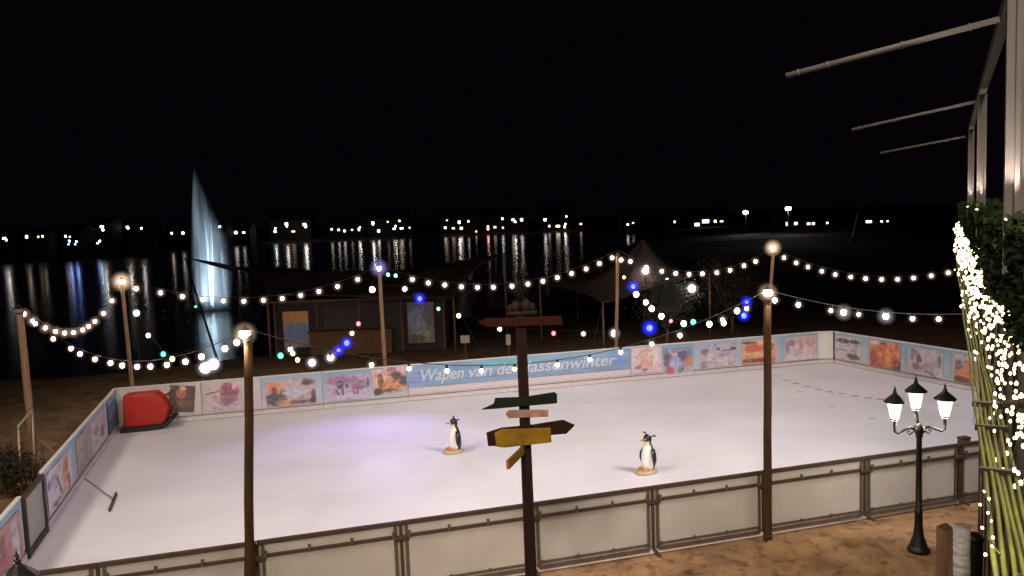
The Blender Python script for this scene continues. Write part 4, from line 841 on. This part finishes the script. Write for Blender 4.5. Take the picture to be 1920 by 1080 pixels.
# ------------------------------------------------------------ lantern street lamps
def street_lamp(base, label, H=2.66, power=60, rot=0, parts=True):
    base = Vector(base); t_ = thing('street_lamp', label, 'street lamp', (0, 0, 0), 'three-armed lantern street lamps')
    zc = H-.66                              # height of the arm hub
    g = MB(); g.lathe([(.17, 0), (.17, .04), (.145, .06), (.13, .10), (.115, .16), (.085, .24), (.065, .38), (.058, .60), (.066, .62), (.066, .66), (.05, .68), (.042, zc-.14), (.055, zc-.12), (.055, zc-.08), (.085, zc-.04), (.085, zc+.03), (.045, zc+.07), (.02, zc+.10)], 18, (0, 0, 0)); g.build('post', M_['iron'], t_, True)
    spots = [(-.40, .0, .0), (-.03, .05, .14), (.42, .0, .0)]
    for k, (ox, oy, dz_) in enumerate(spots):
        c = Vector((ox, oy, zc+.17+dz_)); 
        if k != 1:
            sx = 1 if ox > 0 else -1
            g = MB(); g.tube([(sx*.05, 0, zc-.01), (sx*.14, 0, zc+.03), (sx*.24, 0, zc-.0), (ox-sx*.05, 0, zc-.055), (ox, 0, zc-.02), (ox, 0, zc+.15)], [.024, .022, .02, .02, .022, .026], 8)
            g.tube([(sx*.10, 0, zc-.04), (sx*.16, 0, zc-.085), (sx*.20, 0, zc-.04), (sx*.155, 0, zc-.02)], .012, 6)
        else:
            g = MB(); g.tube([(0, .01, zc+.05), (ox, oy, zc+.28)], [.03, .024], 8)
        g.build('arm', M_['iron'], t_, True)
        ln = MB(); ln.lathe([(.03, -.02), (.075, .0), (.08, .02), (.05, .02)], 6, c); ln.build('lantern_holder', M_['iron'], t_)
        gl = MB(); gl.lathe([(.070, .022), (.108, .20), (.120, .285), (.02, .286)], 6, c); gl.build('lantern_glass', M_['glass_on'], t_)
        cp = MB(); cp.lathe([(.165, .285), (.168, .30), (.10, .365), (.045, .41), (.03, .43), (.035, .45), (.016, .47), (.022, .49), (.006, .53), (.002, .56)], 12, c); cp.build('lantern_cap', M_['iron'], t_)
    t_.location = base; t_.rotation_euler = (0, 0, rot)
    for (ox, oy, dz_) in spots:
        lamp('lantern_light', 'POINT', Vector((ox, oy-.0, zc+.17+dz_-.10)), power/3, (1, .86, .66), None, size=.10).parent = t_
    return t_
street_lamp(at(1722, 1032), 'black three-lantern street lamp standing on the sand before the right barrier', 2.66, 75, rot=.05)
lb = atY(30, 1030, 7.0)
street_lamp((lb.x-.42, lb.y, 0), 'black lantern street lamp cut by the lower left corner, only its cap showing', lb.z-.07, 110, rot=0)

# ------------------------------------------------------------ terrace on the right
vx = ray(1779, 372); vx.z = 0; T = vx.normalized(); SD = Vector((T.y, -T.x, 0))      # along / to the right
KT = .6
def tp(d_, lat, z_):
    d_ = d_*KT; lat = lat*KT; z_ = EYE+(z_-EYE)*KT if z_ > 4 else z_
    return tp0(d_, lat, z_)
def tp0(d_, lat, z_): p = T*d_+SD*lat; return Vector((p.x, p.y, z_))
wm_ = mat('terrace_wall_wood', (.10, .085, .05), .85, noise=.35, nscale=3, bump=.3, bscale=8)
t_ = thing('terrace', 'dim wooden terrace building along the right edge below the hedge', 'building', tp(2, .5, 0))
g = MB(); a_, b_ = tp(1.4, .85, 0), tp(24, .85, 0); g.beam(a_+z*2.42, b_+z*2.42, .10, 4.8); g.build('wall', wm_, t_)
g = MB(); g.beam(tp0(.84, 1.35, 3.9), tp0(14.2, 1.35, 3.9), 1.7, .10); g.build('deck', M_['wood'], t_)
for k in range(12):
    dd_ = 2.2+k*1.9; g = MB(); g.beam(tp(dd_, .75, .1), tp(dd_, .75, 4.55), .03, .05, T); g.build('wall_batten', M_['wood'], t_)
g = MB(); g.beam(tp(1.4, .72, 4.95), tp(24, .72, 4.95), .27, .30); t2 = thing('planter', 'long dark planter box under the hedge on the terrace edge', 'planter', tp(2, .7, 4.7)); g.build('trough', M_['wood'], t2); g = MB(); g.beam(tp(1.4, .72, 5.222), tp(24, .72, 5.222), .29, .02); g.build('rim', M_['rail'], t2)
# hedge with leaves
t_ = thing('hedge', 'dark green clipped hedge on the terrace edge beneath the pergola posts', 'hedge', tp(3, .7, 5.2))
g = MB(); R_ = random.Random(3)
for i in range(30000):
    d_ = 2.3+21.5*(R_.random()**1.6); lat = .27+R_.random()*.8; zz = 5.03+R_.random()*.48; 
    if R_.random() < .55: lat = .27+abs(R_.gauss(0, .07))
    elif R_.random() < .5: zz = 5.50+R_.gauss(0, .035)
    lat += .05*math.sin(d_*3.1)+.03*math.sin(d_*7.7); zz += .03*math.sin(d_*4.3)-.0*d_
    p = tp(d_, lat, zz); ls = .012+.012*R_.random()
    a = Vector((R_.uniform(-1, 1), R_.uniform(-1, 1), R_.uniform(-1, 1))).normalized()*ls; b_ = a.cross(Vector((R_.uniform(-1, 1), R_.uniform(-1, 1), R_.uniform(-1, 1)))).normalized()*ls*.5
    k = len(g.v); g.v += [tuple(p-a), tuple(p+b_), tuple(p+a), tuple(p-b_)]; g.f.append((k, k+1, k+2, k+3))
g.build('foliage', mat('hedge_leaves', (.010, .017, .005), .7, spec=.1, noise=.35, nscale=4), t_)
g = MB(); g.beam(tp(2.3, .72, 5.36), tp(23.5, .72, 5.36), .34, .18); g.build('branches', mat('hedge_core', (.02, .02, .01), .9), t_)
# pergola
pf = mat('pergola_aluminium', (.055, .052, .050), .5, .0, spec=.1, noise=.1)
PT = EYE+1.02; PTZ = EYE+1.02*KT; PL = .27; ds = [4.35, 8.9, 13.1]
t_ = thing('pergola', 'tall grey metal pergola frame with sloping arms above the hedge', 'pergola', tp(4.3, PL, 4.7))
g = MB(); g.beam(tp(4.3, PL, PT), tp(13.4, PL, PT), .035, .042); g.build('top_rail', pf, t_)
for i, d_ in enumerate(ds):
    ww = .056 if i == 0 else .046
    b0 = tp(d_, PL, 5.25)
    g = MB(); g.beam(b0, Vector((b0.x, b0.y, PTZ+(.06 if i == 0 else -.021))), ww, ww, T); 
    g.beam(b0+SD*0-T*(ww/2+.012), Vector((b0.x, b0.y, PTZ-.024))-T*(ww/2+.007), .012, .012, T)
    g.build('post', pf, t_)
arms = [(4.35, (1874, 36), (1474, 142)), (8.9, (1832, 190), (1597, 243)), (13.1, (1810, 256), (1650, 287))]
for d_, a2, b2 in arms:
    A_ = tp(d_, PL, 0)
    pa = on_plane(a2[0], a2[1], A_, A_-SD); pb = on_plane(b2[0], b2[1], A_, A_-SD)
    g = MB(); g.tube([pa, pa.lerp(pb, .5), pb], .0085, 8); g.build('arm', pf, t_, True)
    for u in (.12, .42, .78, .93): q_ = pa.lerp(pb, u); g = MB(); g.tube([q_, q_+(pb-pa)*.012], .0105, 8); g.build('arm_joint', pf, t_, True)
for d_ in ds:
    p = tp(d_-.16, PL-.03, 5.50); u_ = thing('uplight', 'small spotlight in the hedge washing pergola post %s from the camera' % {4.35: 'nearest', 8.9: 'middle', 13.1: 'farthest'}[d_], 'lamp', p, 'uplights under the pergola posts')
    g = MB(); g.lathe([(.01, -.06), (.016, -.03), (.018, .0), (.015, .002)], 10, p); g.build('housing', M_['iron'], u_)
    g = MB(); g.lathe([(.012, 0), (.012, .004)], 10, p+Vector((0, 0, .003))); g.build('lens', BUL['d'], u_)
    lamp('uplight_beam', 'SPOT', p+Vector((0, 0, .02)), 26, (1, .80, .66), u_, tp(d_-.02, PL, 6.3), .01, 60, .6)
# bamboo canes running along the terrace
t_ = thing('bamboo_bundle', 'bundle of long yellow-green bamboo canes along the right edge, lashed with dark ties', 'bamboo', tp(2, .2, 4.2))
bam = mat('bamboo', (.15, .15, .03), .6, spec=.2, noise=.45, nscale=6); h_ = 1.3; zb = EYE-h_
for k in range(6):
    lat = .160+k*.026; g = MB(); pts = []; rs = []
    for i in range(26):
        d_ = 2.0+21*(i/25)**1.5; pts.append(tp(d_, lat+.006*math.sin(i*1.3+k), zb+.008*math.sin(i*.9+k*2)-.004*k)); rs.append(.0056+.0006*math.sin(i*2+k))
    g.tube(pts, rs, 8); o = g.build('cane', bam, t_, True)
for d_, w_ in ((4.35, .03), (5.2, .03), (5.8, .035)):
    g = MB(); g.beam(tp(d_, .225, zb+.0), tp(d_+w_, .225, zb+.0), .10, .020); g.build('tie', M_['cable'], t_)
for d_ in (3.2, 6, 10, 16): g = MB(); g.beam(tp(d_, .22, zb-.03), tp(d_, .85, zb-.03), .02, .02); g.build('bracket', M_['wood'], t_)
# fairy light strands hanging from the hedge edge
R_ = random.Random(11)
spots = []
d_ = 3.3
while d_ < 23.5:
    spots.append(d_); d_ *= 1.058
labs = {}
for i, d_ in enumerate(spots):
    ft = thing('fairy_light_strand', 'fairy light strand hanging below the hedge, %s' % ('nearest the right photo edge' if d_ < 5 else 'midway along the terrace' if d_ < 11 else 'in the dense far cluster'), 'fairy lights', tp(d_, .3, 5.0), 'fairy light strands hanging from the hedge')
    Ls = R_.uniform(.35, 1.0) if d_ < 9 else R_.uniform(.5, 1.1); nb = 19; lat = .20+.55/d_+R_.uniform(-.05, .05); zt = 5.02-.012*d_*0+R_.uniform(-.05, .05)
    pts = [tp(d_+.05*math.sin(j*1.1+i), lat+.03*math.sin(j*.8+i*2), zt-Ls*j/12) for j in range(13)]
    g = MB(); g.tube([tp(d_*1.058, lat, zt+.02)]+pts, .0015, 4); g.build('wire', M_['cable'], ft)
    for j in range(nb):
        u = (j+R_.random()*.6)/nb; q_ = pts[min(12, int(u*12))]+Vector((R_.uniform(-.03, .03), R_.uniform(-.035, .035), R_.uniform(-.03, .03)))
        q_ = q_+T*R_.uniform(-.02, .035)*d_
        rb_ = .0044*max(1, (d_/5)**.55)*R_.uniform(.8, 1.5)
        g = MB(); g.ball(q_, rb_, 6, 4, 1.3); g.build('bulb', BUL['f'], ft, True)
    if i % 3 == 0: lamp('strand_glow', 'POINT', tp(d_, .34, zt-Ls*.4), 2.2, (1, .88, .62), ft, size=.15)
# small light cluster tied on the bamboo
ft = thing('fairy_light_strand', 'short bunch of white and violet fairy lights tied round the bamboo canes', 'fairy lights', tp(3.7, .15, zb))
g = MB(); g.tube([tp(3.95, .14, zb+.03), tp(3.7, .16, zb+.05), tp(3.4, .14, zb+.03), tp(3.2, .17, zb+.05)], .002, 4); g.build('wire', M_['cable'], ft)
for j in range(9):
    g = MB(); g.ball(tp(3.95-.09*j, .145+.02*math.sin(j*2.2), zb+.03), .0036, 6, 4); g.build('bulb', BUL['f' if j % 3 else 'd'], ft, True)
lamp('strand_glow', 'POINT', tp(3.3, .10, zb+.12), .8, (1, .95, .4), ft, size=.04)

# birch post, brown bench and dark bin at the lower right
bp_ = atY(1803, 985, 8.9); t_ = thing('birch_log', 'upright white birch log standing on the sand left of the bamboo', 'log', (bp_.x, bp_.y, 0))
bm = mat('birch_bark', (.80, .77, .76), .7, noise=.5, nscale=5, bump=.6, bscale=12, stretch=(1, 1, 4))
g = MB(); g.tube([(bp_.x, bp_.y, -.1), (bp_.x+.01, bp_.y, bp_.z*.5), (bp_.x, bp_.y, bp_.z)], [.098, .092, .09], 16); g.build('trunk', bm, t_, True)
g = MB(); g.lathe([(.075, 0), (.075, .008)], 16, (bp_.x, bp_.y, bp_.z+.0)); g.build('cut_end', mat('cut_wood', (.5, .4, .3), .8, noise=.2, nscale=20), t_)
q_ = atY(1774, 990, 9.0); t_ = thing('timber_stake', 'blurry brown square timber stake left of the birch log', 'post', (q_.x, q_.y, 0)); g = MB(); g.box((q_.x, q_.y, q_.z/2), (.15, .15, q_.z)); g.build('stake_body', M_['wood2'], t_); g = MB(); g.lathe([(.10, 0), (.01, .06)], 4, (q_.x, q_.y, q_.z), Matrix.Rotation(PI/4, 3, 'Z')); g.build('stake_tip', M_['wood'], t_)
q_ = atY(1826, 1000, 9.2); t_ = thing('waste_bin', 'black bin half hidden between the birch log and the bamboo', 'bin', (q_.x, q_.y, 0)); g = MB(); g.lathe([(.08, 0), (.10, q_.z-.1), (.105, q_.z-.08)], 16, (q_.x, q_.y, 0)); g.build('bin_body', M_['cable'], t_, True); g = MB(); g.lathe([(.11, 0), (.105, .04), (.05, .09), (.01, .1)], 16, (q_.x, q_.y, q_.z-.08)); g.build('bin_lid', M_['iron'], t_, True)

# flood lamps on masts added outside the frame for even light on the rink
for (px_, tg, en, ang, col, lab) in (
    ((-14, 2, 20), (-8, 15, 0), .56, 56, (1, .84, .68), 'added unseen flood lamp left of the rink turned to the near left ice'), ((-15, 8, 20), (3, 18, 0), .52, 50, (1, .88, .82), 'added unseen flood lamp left of the rink turned to the middle of the ice'),
    ((17, 9, 20), (8, 18.5, 0), .66, 58, (1, .90, .92), 'added unseen flood lamp right of the rink turned to the right part of the ice'), ((16, 6, 20), (-2, 16, 0), .60, 54, (1, .90, .90), 'added unseen flood lamp right of the rink turned to the middle of the ice'),
    ((-3, -5, 12), (-2.0, 14, 0), .46, 66, (1, .80, .62), 'added unseen warm flood lamp behind the viewpoint turned to the signpost'), ((-1, -6, 12), (7.5, 14, 0), .56, 60, (1, .80, .62), 'added unseen warm flood lamp behind the viewpoint turned to the street lamp')):
    p = Vector(px_); tg = Vector(tg); t_ = thing('added_floodlight', lab, 'lamp', (p.x, p.y, 0), 'flood lamps added outside the frame')
    g = MB(); g.tube([(p.x, p.y-.2, 0), (p.x, p.y-.2, p.z)], .08, 8); g.build('mast', M_['iron'], t_); dv = (tg-p).normalized()
    g = MB(); g.beam(p-dv*.16, p-dv*.02, .6, .4); g.build('housing', M_['iron'], t_)
    lamp('fill_beam', 'SPOT', p, FLOOD*en, col, t_, tg, 2.2 if p.z > 15 else .8, ang, .8)

# ------------------------------------------------------------ far shore: houses and lamps
fw = mat('far_house_wall', (.015, .013, .013), .8, noise=.2, nscale=.5); frf = mat('far_house_roof', (.018, .016, .016), .8, noise=.2, nscale=.8)
WIN = {'w': bulbmat('window_warm', (1, .80, .58), 4.5), 'c': bulbmat('window_white', (1, .90, .88), 6), 'k': bulbmat('window_dim', (1, .70, .52), 2.2), 'b': bulbmat('window_blue', (.30, .36, 1), 9), 'g': bulbmat('window_green', (.80, .95, .60), 4), 'r': bulbmat('window_red', (1, .45, .40), 4), 'y': bulbmat('window_yellow', (1, .82, .35), 9), 'X': bulbmat('window_blaze', (1, .88, .82), 9), 't': bulbmat('window_teal', (.6, .95, 1), 8)}
FL_ = [(8, 447, 10, 6, 'c'), (50, 444, 7, 9, 'w'), (72, 444, 5, 6, 'k'), (80, 443, 5, 6, 'w'), (123, 443, 6, 7, 'w'), (131, 444, 5, 5, 'k'), (129, 458, 6, 4, 'b'), (141, 458, 5, 4, 'b'), (183, 456, 6, 5, 'b'),
 (191, 425, 10, 6, 'X'), (239, 426, 7, 6, 'X'), (263, 426, 7, 6, 'c'), (322, 437, 6, 5, 'w'), (343, 437, 7, 7, 'c'), (412, 425, 6, 5, 't'), (442, 436, 8, 8, 'c'), (457, 436, 8, 5, 'w'),
 (516, 434, 7, 6, 't'), (537, 420, 8, 7, 'X'), (571, 421, 9, 7, 'X'), (550, 434, 10, 5, 'k'), (622, 430, 6, 5, 'w'), (635, 431, 6, 5, 'c'), (646, 433, 6, 6, 'c'), (660, 431, 6, 5, 'k'), (673, 430, 5, 8, 'c'),
 (699, 418, 7, 7, 'X'), (710, 433, 7, 7, 'c'), (727, 416, 5, 5, 'k'), (749, 414, 5, 5, 'w'), (739, 429, 8, 5, 'w'), (753, 428, 10, 5, 'w'), (768, 427, 5, 5, 'k'), (835, 427, 7, 6, 'w'), (838, 413, 5, 4, 'k'), (850, 428, 8, 5, 'r'), (861, 416, 6, 6, 'X'), (878, 415, 5, 5, 'c'), (865, 428, 8, 7, 'w'), (893, 434, 5, 5, 'k'),
 (915, 428, 6, 11, 'r'), (928, 426, 8, 6, 'k'), (943, 427, 5, 5, 'r'), (942, 410, 5, 6, 't'), (962, 412, 8, 6, 'w'), (978, 412, 7, 7, 'X'), (1022, 412, 7, 7, 'X'), (1030, 424, 6, 7, 'k'), (1046, 424, 12, 6, 'w'), (1059, 425, 5, 8, 'c'), (1062, 406, 5, 5, 'w'), (1089, 420, 7, 5, 'k'),
 (1177, 421, 6, 5, 'c'), (1187, 418, 6, 4, 'k'), (1265, 416, 5, 6, 'w'), (1307, 421, 14, 8, 'y'), (1323, 415, 20, 10, 'b'), (1341, 415, 6, 7, 'y'), (1353, 415, 10, 5, 'k'),
 (1475, 422, 5, 18, 'k'), (1492, 419, 9, 8, 'g'), (1516, 420, 10, 9, 'k'), (1525, 421, 8, 13, 'r'), (1551, 418, 5, 5, 'c'), (1629, 419, 16, 17, 'X'), (1653, 419, 6, 18, 'c'), (1664, 419, 5, 18, 'w'), (1662, 442, 5, 4, 'k'), (1707, 438, 5, 7, 'r')]
def shore_d(px):
    if px < 1150: return float(np.interp(px, [-50, 100, 250, 330, 500, 1100], [192, 194, 215, 250, 303, 306]))
    return 240 if px < 1450 else 200
FL_.sort(); groups = []; 
for l in FL_:
    if groups and l[0]-groups[-1][-1][0] < 22 and abs(shore_d(l[0])-shore_d(groups[-1][0][0])) < 25 and l[0]-groups[-1][0][0] < 66: groups[-1].append(l)
    else: groups.append([l])
colw = {'b': 'blue-lit', 'X': 'brightly lit', 'c': 'white-lit', 'w': 'warm-lit', 'k': 'dimly lit', 'r': 'reddish-lit', 'y': 'yellow-lit', 'g': 'greenish-lit', 't': 'cold-lit'}
for i, G in enumerate(groups):
    Y_ = shore_d(G[0][0])+2; x0 = min(l[0]-l[2]/2 for l in G)-7; x1 = max(l[0]+l[2]/2 for l in G)+7
    A_ = atY(x0, 430, Y_); B_ = atY(x1, 430, Y_); zt = max(atY(l[0], l[1]-l[3]/2, Y_).z for l in G)+.7
    side = 'left of the fountain' if G[0][0] < 355 else 'right of the fountain' if G[0][0] < 520 else 'beyond the bar tent' if G[0][0] < 1000 else 'beyond the signpost' if G[0][0] < 1150 else 'beyond the peaked tent' if G[0][0] < 1450 else 'beyond the right beach'
    t_ = thing('lakeside_house', '%s dark far house, number %d in the row counted from the left, %s, with %d window%s' % (colw[G[0][4]], i+1, side, len(G), 's' if len(G) > 1 else ''), 'house', (A_.x, A_.y, 0), 'houses on the far shore')
    t_['label'] = '%s house %s, %s from left along far shore' % (colw[G[0][4]], side, ['first', 'second', 'third', 'fourth', 'fifth', 'sixth', 'seventh', 'eighth', 'ninth', 'tenth', 'eleventh', 'twelfth', 'thirteenth', 'fourteenth', 'fifteenth', 'sixteenth', 'seventeenth', 'eighteenth', 'nineteenth', 'twentieth', 'twenty-first', 'twenty-second', 'twenty-third', 'twenty-fourth', 'twenty-fifth', 'twenty-sixth', 'twenty-seventh', 'twenty-eighth', 'twenty-ninth', 'thirtieth'][min(i, 29)])
    W2 = B_.x-A_.x; cx_ = (A_.x+B_.x)/2; zt = max(zt, 3.5); dp = 7
    g = MB(); g.box((cx_, Y_+dp/2+.1, zt/2-.4), (W2, dp, zt+.8)); g.build('wall', fw, t_)
    rh = min(2.6, W2*.28); g = MB(); g.add([(A_.x-.4, Y_-.3, zt), (B_.x+.4, Y_-.3, zt), (B_.x+.4, Y_+dp+.4, zt), (A_.x-.4, Y_+dp+.4, zt), (A_.x-.4, Y_+dp/2, zt+rh), (B_.x+.4, Y_+dp/2, zt+rh)], [(0, 1, 5, 4), (2, 3, 4, 5), (1, 2, 5), (3, 0, 4), (3, 2, 1, 0)]); g.build('roof', frf, t_)
    for l in G:
        c = atY(l[0], l[1], Y_); w2 = l[2]/FPX*Y_*.62; h2 = l[3]/FPX*Y_*.62
        g = MB(); g.box((c.x, Y_+.05, c.z), (w2+.25, .12, h2+.25)); fr = g.build('window', frf, t_)
        g = MB(); g.box((c.x, Y_-.03, c.z), (w2, .05, h2)); g.build('pane', WIN[l[4]], fr)
SHG = {'X': bulbmat('shore_globe', (1, .9, .82), 36), 'b': bulbmat('shore_blue', (.22, .38, 1), 34), 't': bulbmat('shore_teal', (.35, .75, 1), 40), 'w': bulbmat('shore_warm', (1, .8, .6), 30), 'r': bulbmat('shore_red', (1, .6, .5), 25)}
# waterside lamps whose light streaks over the lake
for (px, py, Yo, r, col) in ((193, 431, 190, .22, 'X'), (265, 428, 200, .22, 'X'), (240, 428, 198, .2, 'X'), (12, 450, 188, .2, 'X'), (573, 425, 300, .4, 'X'), (699, 420, 300, .33, 'X'), (861, 418, 300, .3, 'X'), (966, 416, 300, .3, 'X'), (538, 424, 300, .25, 'X'), (516, 428, 300, .25, 'X'), (742, 424, 300, .22, 'X'), (675, 426, 300, .22, 'X'), (1060, 420, 300, .22, 'X'), (130, 452, 190, .22, 'b'), (143, 453, 190, .22, 'b'), (187, 452, 191, .2, 't'), (322, 438, 250, .15, 'w'), (445, 434, 296, .25, 'w'), (915, 424, 299, .2, 'r')):
    p = atY(px, py, Yo-1.5); nL = sorted([12, 130, 143, 187, 193, 240, 265, 322, 445, 516, 538, 573, 675, 699, 742, 861, 915, 966, 1060]).index(px); t_ = thing('shore_lamp', '%slakeside lamp, %s of all shore lamps from the left, %s' % ({'b': 'blue ', 't': 'teal ', 'X': 'bright white ', 'w': 'warm ', 'r': 'reddish '}[col], ['first', 'second', 'third', 'fourth', 'fifth', 'sixth', 'seventh', 'eighth', 'ninth', 'tenth', 'eleventh', 'twelfth', 'thirteenth', 'fourteenth', 'fifteenth', 'sixteenth', 'seventeenth', 'eighteenth', 'nineteenth'][nL], 'left of the fountain' if px < 355 else 'beyond the bar tent' if px < 1000 else 'beyond the signpost'), 'street lamp', (p.x, p.y, -.3), 'lamps on the far waterside')
    g = MB(); g.tube([(p.x, p.y, -.6), (p.x, p.y, p.z)], .05, 6); g.build('post', M_['iron'], t_)
    g = MB(); g.ball(p, r, 8, 6); g.build('globe', SHG[col], t_)
# inland street lamps with pools of light
for (px, py, gy_, lab) in ((1398, 398, 447, 'bright park lamp far beyond the beach above the slim near pole'), (1478, 391, 450, 'bright park lamp far beyond the beach right of the slim near pole')):
    q_ = at(px, gy_, 0); p = atY(px, py, q_.y); t_ = thing('park_lamp', lab, 'street lamp', (p.x, p.y, 0), 'park lamps far behind')
    g = MB(); g.tube([(p.x, p.y, -.1), (p.x, p.y, p.z)], .07, 6); g.build('post', M_['iron'], t_); g = MB(); g.ball(p, .5, 10, 8, .7); g.build('globe', BUL['c'], t_, True)
    g = MB(); g.lathe([(.6, .3), (.1, .5)], 10, p); g.build('cap', M_['iron'], t_)
    lamp('lamp_light', 'POINT', p-Vector((0, 0, .7)), 700, COOL, t_, size=.3)
q_ = atY(1608, 403, 120); t_ = thing('ship_mast', 'faint slanting mast against the night sky beyond the right beach', 'mast', (q_.x, q_.y, 0)); g = MB(); g.tube([(q_.x-.8, q_.y, 0), q_, atY(1624, 374, 120)], [.16, .12, .08], 6); g.build('spar', mat('grey_spar', (.3, .3, .3), .6), t_); g = MB(); g.box((q_.x-.8, q_.y, .3), (.6, .6, .6)); g.build('foot', M_['iron'], t_)
